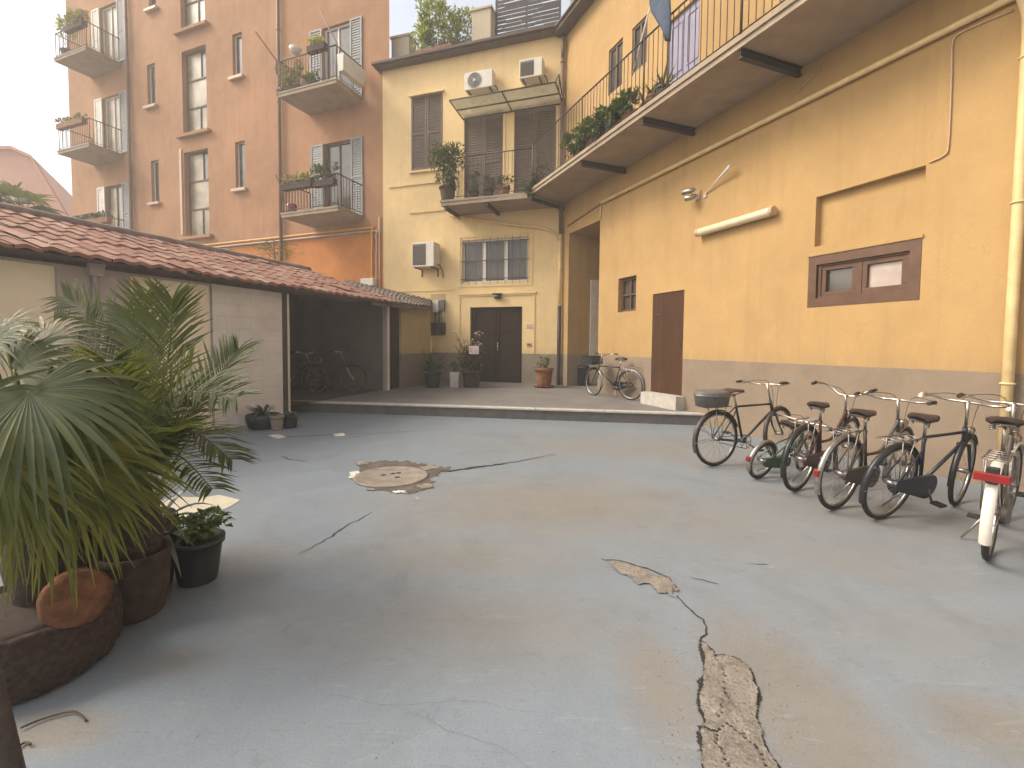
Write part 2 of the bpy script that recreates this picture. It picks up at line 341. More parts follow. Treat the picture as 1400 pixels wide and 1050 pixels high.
# ------------------------------------------------------------------ mesh helpers
class MB:
    def __init__(s): s.v = []; s.f = []; s.sm = []
    def add(s, vs, fs, smooth=False):
        b = len(s.v); s.v += [Vector(v) for v in vs]; s.f += [[b+i for i in f] for f in fs]; s.sm += [smooth]*len(fs)
    def hexa(s, p):       # 8 corners: bottom ring 0-3, top ring 4-7
        s.add(p, [(3, 2, 1, 0), (4, 5, 6, 7), (0, 1, 5, 4), (1, 2, 6, 5), (2, 3, 7, 6), (3, 0, 4, 7)])
    def box(s, lo, hi):
        x0, y0, z0 = lo; x1, y1, z1 = hi
        s.hexa([(x0, y0, z0), (x1, y0, z0), (x1, y1, z0), (x0, y1, z0), (x0, y0, z1), (x1, y0, z1), (x1, y1, z1), (x0, y1, z1)])
    def pbox(s, P, u0, u1, z0, z1, o0, o1):
        s.hexa([P.pt(u0, z0, o0), P.pt(u1, z0, o0), P.pt(u1, z0, o1), P.pt(u0, z0, o1), P.pt(u0, z1, o0), P.pt(u1, z1, o0), P.pt(u1, z1, o1), P.pt(u0, z1, o1)])
    def tube(s, pts, r, seg=8, cap=True, closed=False):
        pts = [Vector(p) for p in pts]; n = len(pts); rs = r if isinstance(r, (list, tuple)) else [r]*n
        vs = []; prev = None
        for i, p in enumerate(pts):
            if closed: d = pts[(i+1) % n]-pts[i-1]
            else: d = pts[min(i+1, n-1)]-pts[max(i-1, 0)]
            d.normalize()
            if prev is None:
                a = Vector((0, 0, 1)) if abs(d.z) < .9 else Vector((1, 0, 0))
                x = d.cross(a).normalized()
            else:
                x = (prev - d*prev.dot(d)).normalized()
            prev = x; y = d.cross(x)
            for k in range(seg):
                a = 2*math.pi*k/seg
                vs.append(p + (x*math.cos(a)+y*math.sin(a))*rs[i])
        fs = []
        for i in range(n if closed else n-1):
            j = (i+1) % n
            for k in range(seg):
                k2 = (k+1) % seg
                fs.append((i*seg+k, i*seg+k2, j*seg+k2, j*seg+k))
        s.add(vs, fs, True)
        if cap and not closed:
            b = len(s.v)-n*seg
            s.f.append([b+k for k in range(seg)][::-1]); s.sm.append(False)
            s.f.append([b+(n-1)*seg+k for k in range(seg)]); s.sm.append(False)
    def lathe(s, c, prof, seg=24, sx=1.0, sy=1.0, jit=0.0, cap=True):
        vs = []; c = Vector(c)
        for i, (r, z) in enumerate(prof):
            for k in range(seg):
                a = 2*math.pi*k/seg; rr = r*(1+rnd(-jit, jit))
                vs.append(c+Vector((rr*math.cos(a)*sx, rr*math.sin(a)*sy, z)))
        fs = [(i*seg+k, i*seg+(k+1) % seg, (i+1)*seg+(k+1) % seg, (i+1)*seg+k) for i in range(len(prof)-1) for k in range(seg)]
        if cap: fs += [tuple(range(seg))[::-1], tuple((len(prof)-1)*seg+k for k in range(seg))]
        s.add(vs, fs, True)
    def torus(s, c, ax, R, r, seg=36, ms=8, a0=0.0, a1=None, squash=1.0):
        # circle in the plane perpendicular to unit vector ax
        ax = Vector(ax).normalized(); e = Vector((0, 0, 1)) if abs(ax.z) < .9 else Vector((1, 0, 0))
        x = ax.cross(e).normalized(); y = ax.cross(x)
        full = a1 is None
        n = seg
        pts = [Vector(c)+(x*math.cos(a)+y*math.sin(a))*R for a in [(2*math.pi*i/n if full else a0+(a1-a0)*i/(n-1)) for i in range(n)]]
        s.tube(pts, r, ms, True, full)
    def strip(s, ctr, side, w, fold=0.0, up=None):
        # leaf blade: centre points, side vector(s), half widths; fold lifts the edges for a V section
        vs = []
        for i, p in enumerate(ctr):
            sd = side[i] if isinstance(side, list) else side
            u = up[i] if isinstance(up, list) else (up or Vector((0, 0, 1)))
            vs += [p - sd*w[i] + u*fold*w[i], p, p + sd*w[i] + u*fold*w[i]]
        fs = []
        for i in range(len(ctr)-1):
            a = i*3; fs += [(a, a+1, a+4, a+3), (a+1, a+2, a+5, a+4)]
        s.add(vs, fs, True)
    def leaf(s, p, d, n, L, w, bend=.2):
        d = d.normalized(); sd = d.cross(n)
        if sd.length < 1e-4: sd = d.cross(Vector((.3, .5, .8)))
        sd.normalize(); n = sd.cross(d)
        m = p + d*L*.5 + n*L*.06; e = p + d*L - n*L*bend
        s.add([p, m-sd*w+n*w*.3, m, m+sd*w+n*w*.3, e], [(0, 1, 2), (0, 2, 3), (1, 4, 2), (2, 4, 3)], True)
    def build(s, name, mat, parent=None, world=True, bevel=0.0):
        me = bpy.data.meshes.new(name)
        vs = s.v
        if parent is not None and world:
            r = parent
            while r.parent is not None: r = r.parent
            inv = r.matrix_basis.inverted(); vs = [inv @ v for v in s.v]
        me.from_pydata([tuple(v) for v in vs], [], s.f)
        for p, q in zip(me.polygons, s.sm): p.use_smooth = q
        me.materials.append(MT[mat] if isinstance(mat, str) else mat)
        me.validate(); me.update()
        o = bpy.data.objects.new(name, me); COL.objects.link(o)
        if parent is not None: o.parent = parent
        if bevel:
            md = o.modifiers.new('bevel', 'BEVEL'); md.width = bevel; md.segments = 2; md.limit_method = 'ANGLE'
        return o
def tag(o, label, cat, group=None, kind=None):
    if label: o['label'] = label
    if cat: o['category'] = cat
    if group: o['group'] = group
    if kind: o['kind'] = kind
    return o
def thing(name, label, cat, loc, rot=(0, 0, 0), group=None):
    o = bpy.data.objects.new(name, None); COL.objects.link(o); o.empty_display_size = .2
    o.matrix_basis = Matrix.LocRotScale(Vector(loc), __import__('mathutils').Euler(rot), None)
    return tag(o, label, cat, group)
def P1(fn, name, mat, parent=None, bevel=0.0, world=True):
    m = MB(); fn(m); return m.build(name, mat, parent, world, bevel)
def copy_tree(o, parent=None):
    c = o.copy(); COL.objects.link(c); c.parent = parent
    for ch in list(o.children): copy_tree(ch, c)
    return c
def curve(pts, n=8):
    # Catmull-Rom through points
    pts = [Vector(p) for p in pts]; out = []
    for i in range(len(pts)-1):
        p0 = pts[max(i-1, 0)]; p1 = pts[i]; p2 = pts[i+1]; p3 = pts[min(i+2, len(pts)-1)]
        for k in range(n):
            t = k/n
            out.append(.5*((2*p1)+(p2-p0)*t+(2*p0-5*p1+4*p2-p3)*t*t+(3*p1-p0-3*p2+p3)*t**3))
    return out+[pts[-1]]

def wall_mesh(P, u0, u1, z0, z1, holes, depth=.2, off=0.0):
    m = MB()
    us = sorted({u0, u1} | {h[0] for h in holes} | {h[1] for h in holes}); zs = sorted({z0, z1} | {h[2] for h in holes} | {h[3] for h in holes})
    us = [u for u in us if u0 <= u <= u1]; zs = [z for z in zs if z0 <= z <= z1]
    for i in range(len(us)-1):
        for j in range(len(zs)-1):
            cu, cz = (us[i]+us[i+1])/2, (zs[j]+zs[j+1])/2
            if any(h[0] < cu < h[1] and h[2] < cz < h[3] for h in holes): continue
            m.add([P.pt(us[i], zs[j], off), P.pt(us[i+1], zs[j], off), P.pt(us[i+1], zs[j+1], off), P.pt(us[i], zs[j+1], off)], [(0, 1, 2, 3)])
    for h in holes:
        a, b, c, d = h[:4]; dp = h[4] if len(h) > 4 else depth
        q = [(a, c), (b, c), (b, d), (a, d)]
        for k in range(4):
            (ua, za), (ub, zb) = q[k], q[(k+1) % 4]
            m.add([P.pt(ua, za, off), P.pt(ub, zb, off), P.pt(ub, zb, off-dp), P.pt(ua, za, off-dp)], [(0, 1, 2, 3)])
    return m
def solid_back(m, P, u0, u1, z0, z1, D):
    # closes a facade into a block: sides, roof and back
    a, b, c, d = P.pt(u0, z0), P.pt(u1, z0), P.pt(u1, z0, -D), P.pt(u0, z0, -D)
    A, B, C_, D_ = P.pt(u0, z1), P.pt(u1, z1), P.pt(u1, z1, -D), P.pt(u0, z1, -D)
    m.add([a, b, c, d, A, B, C_, D_], [(1, 2, 6, 5), (2, 3, 7, 6), (3, 0, 4, 7), (4, 5, 6, 7)])
def back_panel(P, r, off, name, mat, parent):
    return P1(lambda m: m.add([P.pt(r[0], r[2], off), P.pt(r[1], r[2], off), P.pt(r[1], r[3], off), P.pt(r[0], r[3], off)], [(0, 1, 2, 3)]), name, mat, parent)
def frame_boxes(m, P, r, w, o0, o1):
    u0, u1, z0, z1 = r
    m.pbox(P, u0, u1, z0, z0+w, o0, o1); m.pbox(P, u0, u1, z1-w, z1, o0, o1)
    m.pbox(P, u0, u0+w, z0+w, z1-w, o0, o1); m.pbox(P, u1-w, u1, z0+w, z1-w, o0, o1)
def louvres(m, P, r, off, n, d=.03):
    u0, u1, z0, z1 = r; h = (z1-z0)/n
    for i in range(n):
        z = z0+i*h
        m.hexa([P.pt(u0, z, off+d), P.pt(u1, z, off+d), P.pt(u1, z+.008, off+d+.006), P.pt(u0, z+.008, off+d+.006),
                P.pt(u0, z+h*.85, off), P.pt(u1, z+h*.85, off), P.pt(u1, z+h*.85+.008, off+.006), P.pt(u0, z+h*.85+.008, off+.006)])
def shutter_leaf(P, r, off, mat, parent, name='shutter', n=28):
    m = MB(); u0, u1, z0, z1 = r
    frame_boxes(m, P, r, .06, off, off+.04)
    m.pbox(P, u0+.06, u1-.06, (z0+z1)/2-.03, (z0+z1)/2+.03, off+.001, off+.039)
    louvres(m, P, (u0+.055, u1-.055, z0+.06, z1-.06), off+.004, n, .022)
    m.pbox(P, u0+.05, u1-.05, z0+.05, z1-.05, off-.006, off+.002)
    return m.build(name, mat, parent)
def railing(m, pts, z0, ztop, sp=.11, r=.007, post_r=.014, toprail=.014, posts=True):
    for i in range(len(pts)-1):
        a, b = Vector(pts[i]), Vector(pts[i+1]); L = (b-a).length; n = max(1, int(L/sp))
        m.tube([(a.x, a.y, ztop), (b.x, b.y, ztop)], toprail, 6)
        m.tube([(a.x, a.y, z0+.09), (b.x, b.y, z0+.09)], .010, 6)
        for k in range(1, n):
            p = a.lerp(b, k/n); m.tube([(p.x, p.y, z0+.09), (p.x, p.y, ztop)], r, 5, False)
        if posts:
            for p in ((a, b) if i == len(pts)-2 else (a,)): m.tube([(p.x, p.y, z0-.05), (p.x, p.y, ztop+.02)], post_r, 6)
# ================================================================== SETTING
def strct(o): o['kind'] = 'structure'; return o
fl = MB(); fl.add([(-60, -30, 0), (40, -30, 0), (40, 70, 0), (-60, 70, 0)], [(0, 1, 2, 3)])
strct(fl.build('courtyard_floor', 'floor'))
# raised pavement in front of the end house
KL = Vector((-3.94, 9.80)); KR = Vector((3.75, 8.47)); kd = (KR-KL).normalized(); kn = Vector((-kd.y, kd.x))
def plat(s, b, dz=0.0):
    p = KL + kd*s + kn*b; return Vector((p.x, p.y, .215+.018*b+dz))
pv = MB()
pv.add([plat(-3.2, .1), plat(8.6, .1), plat(8.6, 9), plat(-3.2, 9)], [(0, 1, 2, 3)])
strct(pv.build('pavement', 'pavement'))
kb = MB()
for i in range(9):
    s0 = -3.2+i*1.31; kb.hexa([plat(s0, -.012, -.032), plat(s0+1.302, -.012, -.032), plat(s0+1.302, .16, -.032), plat(s0, .16, -.032), plat(s0, -.012, .006), plat(s0+1.302, -.012, .006), plat(s0+1.302, .16, .006), plat(s0, .16, .006)])
strct(kb.build('kerb_edge', 'stone', bevel=.008))
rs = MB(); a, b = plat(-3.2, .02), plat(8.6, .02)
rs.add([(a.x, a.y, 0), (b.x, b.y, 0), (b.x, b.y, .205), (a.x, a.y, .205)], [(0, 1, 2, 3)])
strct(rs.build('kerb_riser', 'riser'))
def zplat(p):
    d = (Vector((p[0], p[1]))-KL).dot(kn); return .215+.018*d

# ================================================================== RIGHT YELLOW WING (plane PA)
root = thing('yellow_wing', 'long warm yellow wing with grey base on the right, bicycles parked against it', 'building', (KX.x, KX.y, 0))
R_cor = (.37, 1.93, .0, 4.58); R_sw = (2.745, 3.415, 2.235, 3.02); R_dr = (3.98, 4.895, .0, 2.54)
R_win = (7.345, 8.695, 2.02, 2.725); R_nic = (7.415, 8.695, 2.872, 3.565)
R_u1 = PA.rect([(832, 68), (852, 52), (850, 115), (832, 132)]); R_u2 = PA.rect([(863, 40), (885, 20), (885, 85), (865, 100)])
R_ud = PA.rect([(912, 0), (957, -45), (957, 70), (912, 112)]); R_ud = (R_ud[0], R_ud[1], 5.66, 7.9)
w = wall_mesh(PA, 0, 16, 0, 10.15, [R_cor+(2.6,), R_sw+(.2,), R_dr+(.07,), R_win+(.03,), R_nic+(.10,), R_u1+(.12,), R_u2+(.12,), R_ud+(.12,)])
solid_back(w, PA, 0, 16, 0, 10.15, 7)
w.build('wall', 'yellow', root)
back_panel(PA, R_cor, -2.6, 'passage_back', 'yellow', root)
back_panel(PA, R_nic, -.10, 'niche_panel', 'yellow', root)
P1(lambda m: m.pbox(PA, 7.33, 8.71, 2.735, 2.775, -.02, .022), 'window_ledge', 'yellow', root, .004)
# wide brown window
wf = MB(); frame_boxes(wf, PA, R_win, .115, -.09, .006); win = wf.build('window', 'woodframe', root, .004)
u0, u1, z0, z1 = R_win
P1(lambda m: (frame_boxes(m, PA, (u0+.115, u1-.115, z0+.1, z1-.1), .045, -.12, -.03)), 'frame', 'woodframe', win, .004)
um = (u0+u1)/2-.02
for a, b in ((u0+.16, um-.03), (um+.03, u1-.16)):
    P1(lambda m: frame_boxes(m, PA, (a, b, z0+.145, z1-.145), .06, -.125, -.045), 'sash', 'woodframe', win, .006)
    back_panel(PA, (a+.05, b-.05, z0+.19, z1-.19), -.09, 'pane', 'glass' if b < um else 'curtainglass', win)
P1(lambda m: m.pbox(PA, um-.03, um+.03, z0+.145, z1-.145, -.12, -.04), 'mullion', 'woodframe', win)
back_panel(PA, R_win, -.13, 'backing', 'woodframe', win)
# pale net curtain behind the panes shows as pinkish glass
# small four-pane window
sf = MB(); frame_boxes(sf, PA, R_sw, .06, -.17, -.10)
u0, u1, z0, z1 = R_sw
sf.pbox(PA, (u0+u1)/2-.025, (u0+u1)/2+.025, z0+.06, z1-.06, -.16, -.105); sf.pbox(PA, u0+.06, u1-.06, (z0+z1)/2-.02, (z0+z1)/2+.02, -.158, -.107)
sw = sf.build('small_window', 'woodframe', root); back_panel(PA, R_sw, -.15, 'pane', 'darkglass', sw)
# plank door
u0, u1, z0, z1 = R_dr
dm = MB(); dm.pbox(PA, u0+.005, u1-.005, .48, z1-.005, -.065, -.02); dr = dm.build('plank_door', 'redplank', root, .004)
P1(lambda m: [m.pbox(PA, u0+.02, u0+.25, z, z+.035, -.018, -.012) for z in (.95, 2.1)], 'hinge', 'iron', dr)
P1(lambda m: m.pbox(PA, u1-.11, u1-.07, 1.42, 1.54, -.018, -.005), 'handle', 'iron', dr, .003)
# passage: white door on its inner wall
n_ = PA.n
PP = Plane(PA.pt(.37, 0)[:2], math.degrees(math.atan2(-n_.x, -n_.y)))
h0 = PP.hit(806, 440); h1 = PP.hit(821, 440); zt = PP.hit(812, 383)[1]; zb = .36
P1(lambda m: m.pbox(PP, min(h0[0], h1[0]), max(h0[0], h1[0])+.25, zb, zt, .01, .05), 'passage_door', 'whitepaint', root, .004)
# upper windows and lilac door
for r in (R_u1, R_u2):
    f = MB(); frame_boxes(f, PA, r, .05, -.09, -.03); f.pbox(PA, (r[0]+r[1])/2-.025, (r[0]+r[1])/2+.025, r[2]+.05, r[3]-.05, -.085, -.035)
    o = f.build('upper_window', 'shutter', root); back_panel(PA, r, -.07, 'pane', 'glass', o)
u0, u1, z0, z1 = R_ud
f = MB(); f.pbox(PA, u0, u1, z0, z1, -.10, -.06)
for k in range(2):
    a = u0+(u1-u0)*k/2+.06; b = u0+(u1-u0)*(k+1)/2-.06
    for q0, q1 in ((.1, .45), (.52, .94)): frame_boxes(f, PA, (a, b, z0+(z1-z0)*q0, z0+(z1-z0)*q1), .03, -.06, -.045)
f.build('balcony_door', 'lilac', root, .004)
# balcony slab, brackets, railing
def isect(off_a, off_b):
    # outer corner of the two balconies
    a0 = PA.pt(0, 0, off_a); b0 = PB.pt(0, 0, off_b)
    d1, d2 = PA.d, PB.d; r = Vector((b0.x-a0.x, b0.y-a0.y)); det = d1.x*-d2.y+d1.y*d2.x
    t = (r.x*-d2.y+r.y*d2.x)/det
    return Vector((a0.x+d1.x*t, a0.y+d1.y*t))
OC = isect(1.2, 1.1)
def prism(m, ring, z0, z1):
    n = len(ring); vs = [(p[0], p[1], z0) for p in ring]+[(p[0], p[1], z1) for p in ring]
    m.add(vs, [tuple(range(n))[::-1], tuple(range(n, 2*n))]+[(i, (i+1) % n, n+(i+1) % n, n+i) for i in range(n)])
AZ0, AZ1 = 5.50, 5.63
sl = MB(); prism(sl, [KX, OC, PA.pt(14, 0, 1.2)[:2], PA.pt(14, 0, -.05)[:2]], AZ0, AZ1)
bal = sl.build('balcony', 'concrete', root, .006)
P1(lambda m: prism(m, [OC+PA.d*.02, OC+PA.d*.02+PA.n*.03, PA.pt(14, 0, 1.23)[:2], PA.pt(14, 0, 1.17)[:2], OC+PA.d*.02-PA.n*.03], AZ1-.05, AZ1+.02), 'slab_lip', 'slabedge', bal)
ub = [PA.hit(x, y, 1.2)[0] for x, y in ((793, 228), (877, 163), (1010, 66))] + [9.9, 12.3]
for u in ub:
    P1(lambda m: (m.pbox(PA, u-.04, u+.04, AZ0-.012, AZ0-.002, .0, 1.17), m.pbox(PA, u-.006, u+.006, AZ0-.11, AZ0-.012, .0, 1.17), m.pbox(PA, u-.04, u+.04, AZ0-.122, AZ0-.11, .0, 1.17)), 'bracket', 'iron', bal)
ro = Vector((OC.x, OC.y)) - PA.n*.03
rp = [(ro.x, ro.y)]+[tuple(PA.pt(u, 0, 1.17)[:2]) for u in ub if u > 1.6]+[tuple(PA.pt(14, 0, 1.17)[:2])]
P1(lambda m: railing(m, rp, AZ1, 6.84, .115, .0075, .018, .017), 'railing', 'iron', bal)
# eave of the wing
ev = MB(); ev.pbox(PA, -.1, 16, 10.15, 10.24, -.3, .34); ev.build('eave', 'eavepaint', root, .01)
P1(lambda m: m.hexa([PA.pt(-.1, 10.25, .40), PA.pt(16, 10.25, .40), PA.pt(16, 11.6, -4), PA.pt(-.1, 11.6, -4), PA.pt(-.1, 10.29, .40), PA.pt(16, 10.29, .40), PA.pt(16, 11.65, -4), PA.pt(-.1, 11.65, -4)]), 'roof', 'oldtiles', root)
# pipes and cables on the wing
zp = 4.965
P1(lambda m: (m.tube([PA.pt(u, zp, .05) for u in (2.06, 5, 8, 13)], .040, 8), [m.tube([PA.pt(u, zp, .0), PA.pt(u, zp, .05)], .02, 6) for u in (3.2, 4.6, 6.2, 7.6, 9)]), 'wall_pipe', 'yellowpipe', root)
P1(lambda m: m.tube([PA.pt(.3, 4.80, .03), PA.pt(1.9, 4.95, .03), PA.pt(2.06, zp, .04)], .012, 6), 'thin_cable', 'brownpipe', root)
P1(lambda m: m.tube([PA.pt(1.97, 4.93, .02), PA.pt(1.97, 4.6, .02)], .02, 6), 'conduit', 'yellowpipe', root)
cpts = [(1385, 14), (1330, 37), (1309, 48), (1302, 62), (1301, 110), (1297, 195), (1291, 212), (1270, 222)]
P1(lambda m: m.tube(curve([PA.pt(*PA.hit(x, y, .015), .015) for x, y in cpts], 5), .0085, 6), 'cable', 'palepipe', root)
cpts = [(1090, 128), (1105, 110), (1122, 97), (1128, 85)]
P1(lambda m: m.tube(curve([PA.pt(*PA.hit(x, y, .015), .015) for x, y in cpts], 5), .006, 6), 'cable', 'palepipe', root)
ur = PA.hit(1391, 300, .09)[0]
P1(lambda m: (m.tube(curve([PA.pt(ur-.10, 5.46, .10), PA.pt(ur-.10, 5.1, .10), PA.pt(ur-.02, 4.75, .09), PA.pt(ur, 4.5, .09)], 6)+[PA.pt(ur, z, .09) for z in (3, 2, .05)], .047, 12), [m.torus(PA.pt(ur, z, .09), (0, 0, 1), .05, .012, 16, 6) for z in (1.1, 2.9, 4.3)]), 'drainpipe', 'yellowpipe', root)

# brown door at the very edge of the picture
P1(lambda m: m.pbox(PA, 9.74, 10.75, 0.02, 2.3, .0, .03), 'edge_door', 'redplank', root, .004)

# stone step under the plank door
q = thing('stone_step', 'pale worn stone block under the red brown plank door', 'step', PA.pt(4.42, .2, .15))
sb = MB(); sb.pbox(PA, 3.93, 4.98, .2, .485, -.06, .22); sb.build('block', 'stone', q, .02)
# tube lamp
h0 = PA.hit(953, 317, .1); h1 = PA.hit(1058, 286, .1)
lz = (h0[1]+h1[1])/2-.02
q = thing('tube_lamp', 'long pale fluorescent tube lamp fixed to the yellow wall', 'lamp', PA.pt((h0[0]+h1[0])/2, lz, 0))
P1(lambda m: m.pbox(PA, h0[0]+.02, h1[0]-.02, lz-.05, lz+.05, .003, .045), 'housing', 'acwhite', q, .01)
P1(lambda m: m.tube([PA.pt(h0[0], lz, .095), PA.pt(h0[0]+.03, lz, .095), PA.pt(h1[0]-.03, lz, .095), PA.pt(h1[0], lz, .095)], [.058, .068, .068, .058], 14), 'diffuser', 'tubelamp', q)
for u in (h0[0], h1[0]-.05):
    P1(lambda m: m.tube([PA.pt(u-.005, lz, .095), PA.pt(u+.055, lz, .095)], .073, 14), 'end_cap', 'palepipe', q)
# floodlight pair with its stay
c = PA.pt(*PA.hit(945, 264, .2), .2)
q = thing('wall_floodlight', 'small double floodlight on a bracket high on the yellow wall', 'lamp', PA.pt(PA.hit(950, 266)[0], c.z, 0))
u, z = PA.hit(948, 266, .12)
P1(lambda m: (m.pbox(PA, u-.04, u+.06, z-.08, z+.08, .002, .03), m.tube([PA.pt(u, z, .02), PA.pt(u-.02, z+.02, .16)], .014, 8)), 'bracket', 'palepipe', q)
for du, dz, L in ((-.05, .07, .24), (-.03, -.06, .12)):
    P1(lambda m: m.tube([PA.pt(u+du+.10, z+dz+.01, .14), PA.pt(u+du+.02, z+dz, .17), PA.pt(u+du-L*.4, z+dz-.01, .25)], [.03, .045, .05], 10), 'lamp_head', 'steel', q)
a = PA.hit(963, 266, .03); b = PA.hit(999, 226, .16)
q = thing('wall_stay', 'thin slanting pale stay beside the floodlight on the yellow wall', 'bracket', PA.pt(a[0], a[1], 0))
P1(lambda m: (m.tube([PA.pt(a[0], a[1], .01), PA.pt(*PA.hit(981, 246, .08), .08), PA.pt(b[0], b[1], .16)], [.010, .016, .030], 8),), 'arm', 'acwhite', q)
P1(lambda m: m.pbox(PA, a[0]-.04, a[0]+.04, a[1]-.05, a[1]+.05, .001, .02), 'plate', 'palepipe', q)

# ================================================================== YELLOW END HOUSE (plane PB)
root = thing('yellow_house', 'two storey yellow house closing the courtyard, with dark double door and balcony', 'building', PB.pt(2.8, 0))
Q_dr = (1.19, 2.865, 0, 2.6); Q_bw = (1.03, 3.135, 3.355, 4.655); Q_sh = (3.815, 4.905, 6.94, 9.23)
Q_b1 = (1.83, 3.08, 5.5, 8.42); Q_b2 = PB.rect([(703, 143), (760, 138), (760, 240), (703, 245)]); Q_b2 = (Q_b2[0], Q_b2[1], 5.5, 8.42)
BT = 10.22
w = wall_mesh(PB, -.02, 5.95, 0, BT, [Q_dr+(.14,), Q_bw+(.16,), Q_sh+(.06,), Q_b1+(.10,), Q_b2+(.10,)])
b0, b1 = PB.pt(-.02, 0), PB.pt(5.95, 0)
A_, B_, C_, D_ = PB.pt(-.02, BT), PB.pt(5.95, BT), Vector((b1.x-.2, b1.y+7, BT)), Vector((b0.x+2.5, b0.y+7, BT))
w.add([A_, B_, C_, D_] + [Vector((p.x, p.y, 0)) for p in (A_, B_, C_, D_)], [(0, 1, 2, 3), (1, 5, 6, 2), (2, 6, 7, 3), (3, 7, 4, 0)])
w.build('wall', 'yellow_back', root)
ev = MB(); ev.pbox(PB, -.1, 6.10, BT, BT+.05, -.3, .28); ev.pbox(PB, -.1, 6.14, BT+.052, BT+.12, -.3, .36); ev.build('eave', 'eavepaint', root, .01)
# double door
u0, u1, z0, z1 = Q_dr
zb = .30; d = MB(); d.pbox(PB, u0, u1, zb, z1, -.14, -.09); dd = d.build('double_door', 'darkplank', root)
for k in range(2):
    a = u0+.05+(u1-u0-.1)*k/2+.012; b = u0+.05+(u1-u0-.1)*(k+1)/2-.012
    P1(lambda m: (frame_boxes(m, PB, (a, b, zb+.02, z1-.05), .09, -.09, -.06), m.pbox(PB, a+.09, b-.09, 1.0, 1.1, -.09, -.062), m.pbox(PB, a+.09, b-.09, 1.86, 1.95, -.09, -.062)), 'leaf', 'darkplank', dd, .004)
P1(lambda m: (m.tube([PB.pt((u0+u1)/2-.06, 1.28, -.05), PB.pt((u0+u1)/2-.06, 1.46, -.02)], .012, 6), m.lathe(PB.pt((u0+u1)/2-.06, 1.5, -.035), [(.018, -.018), (.026, 0), (.018, .018)], 10)), 'handle', 'chrome', dd)
# door surround moulding
P1(lambda m: (m.pbox(PB, .76, 3.27, 2.98, 3.03, 0, .045), m.pbox(PB, .80, 3.23, 2.93, 2.978, 0, .022), m.pbox(PB, 3.20, 3.23, 1.2, 2.928, 0, .022), m.pbox(PB, .80, .83, 1.2, 2.928, 0, .022)), 'door_surround', 'yellow_back', root)
P1(lambda m: frame_boxes(m, PB, (.88, 3.30, 3.22, 4.84), .10, 0, .014), 'window_surround', 'yellow_back', root)
# string courses
for a in ((3.95, 5.7, 6.50, 6.56, 0, .04), (3.7, 4.98, 5.62, 5.67, 0, .035), (3.42, 5.7, 3.14, 3.17, 0, .02)): P1(lambda m: m.pbox(PB, *a), 'string_course', 'yellow_back', root)
# barred window
f = MB(); frame_boxes(f, PB, Q_bw, .05, -.13, -.07)
u0, u1, z0, z1 = Q_bw
for t in (1/3, 2/3): f.pbox(PB, u0+(u1-u0)*t-.055, u0+(u1-u0)*t+.055, z0+.05, z1-.05, -.128, -.068)
bw = f.build('barred_window', 'whitepaint', root, .004)
for k in range(3):
    a = u0+(u1-u0)*k/3; b = u0+(u1-u0)*(k+1)/3
    back_panel(PB, (a, b, z0, z1), -.11, 'pane', 'darkglass', bw)
g = MB()
for k in range(10): g.tube([PB.pt(u0+(u1-u0)*k/9, z0-.06, .035), PB.pt(u0+(u1-u0)*k/9, z1+.06, .035)], .006, 5)
for z in (z0+.1, (z0+z1)/2, z1-.1): g.pbox(PB, u0-.03, u1+.03, z-.012, z+.012, .026, .044)
g.build('grille', 'iron', bw)
# closed shutter window
u0, u1, z0, z1 = Q_sh
s1 = MB(); s1.pbox(PB, u0-.06, u1+.06, z1+.0, z1+.05, .0, .10); sh = s1.build('shuttered_window', 'yellow_back', root, .004); P1(lambda m: m.pbox(PB, u0-.06, u1+.06, z0-.07, z0-.002, 0, .07), 'sill', 'yellow_back', sh, .004)
um = (u0+u1)/2
shutter_leaf(PB, (u0, um-.006, z0, z1), -.03, 'shutter', sh, n=34); shutter_leaf(PB, (um+.006, u1, z0, z1), -.03, 'shutter', sh, n=34)
# two shuttered balcony doors
for r in (Q_b1, Q_b2):
    u0, u1, z0, z1 = r; um = (u0+u1)/2
    fr = MB(); frame_boxes(fr, PB, (u0-.07, u1+.07, z0, z1+.07), .07, .0, .02); dn = fr.build('balcony_door', 'yellow_back', root)
    shutter_leaf(PB, (u0, um-.006, z0+.02, z1), -.07, 'shutter', dn, n=36); shutter_leaf(PB, (um+.006, u1, z0+.02, z1), -.07, 'shutter', dn, n=36)
# balcony of the house
BZ0, BZ1 = 5.42, 5.56
e1 = PB.pt(3.33, 0, 1.1)
sl = MB(); prism(sl, [KX, OC, e1[:2], PB.pt(3.33, 0, -.03)[:2]][::-1], BZ0, BZ1)
bal = sl.build('balcony', 'concrete', root, .006)
P1(lambda m: m.hexa([PB.pt(3.36, BZ1-.04, 1.13), (OC.x, OC.y, BZ1-.04), Vector((OC.x, OC.y, BZ1-.04))-Vector((PB.n.x, PB.n.y, 0))*.06, PB.pt(3.36, BZ1-.04, 1.07), PB.pt(3.36, BZ1+.015, 1.13), (OC.x, OC.y, BZ1+.015), Vector((OC.x, OC.y, BZ1+.015))-Vector((PB.n.x, PB.n.y, 0))*.06, PB.pt(3.36, BZ1+.015, 1.07)]), 'slab_lip', 'slabedge', bal)
for u in (1.95, 3.22):
    P1(lambda m: m.pbox(PB, u-.035, u+.035, BZ0-.10, BZ0-.002, 0, 1.05), 'bracket', 'iron', bal)
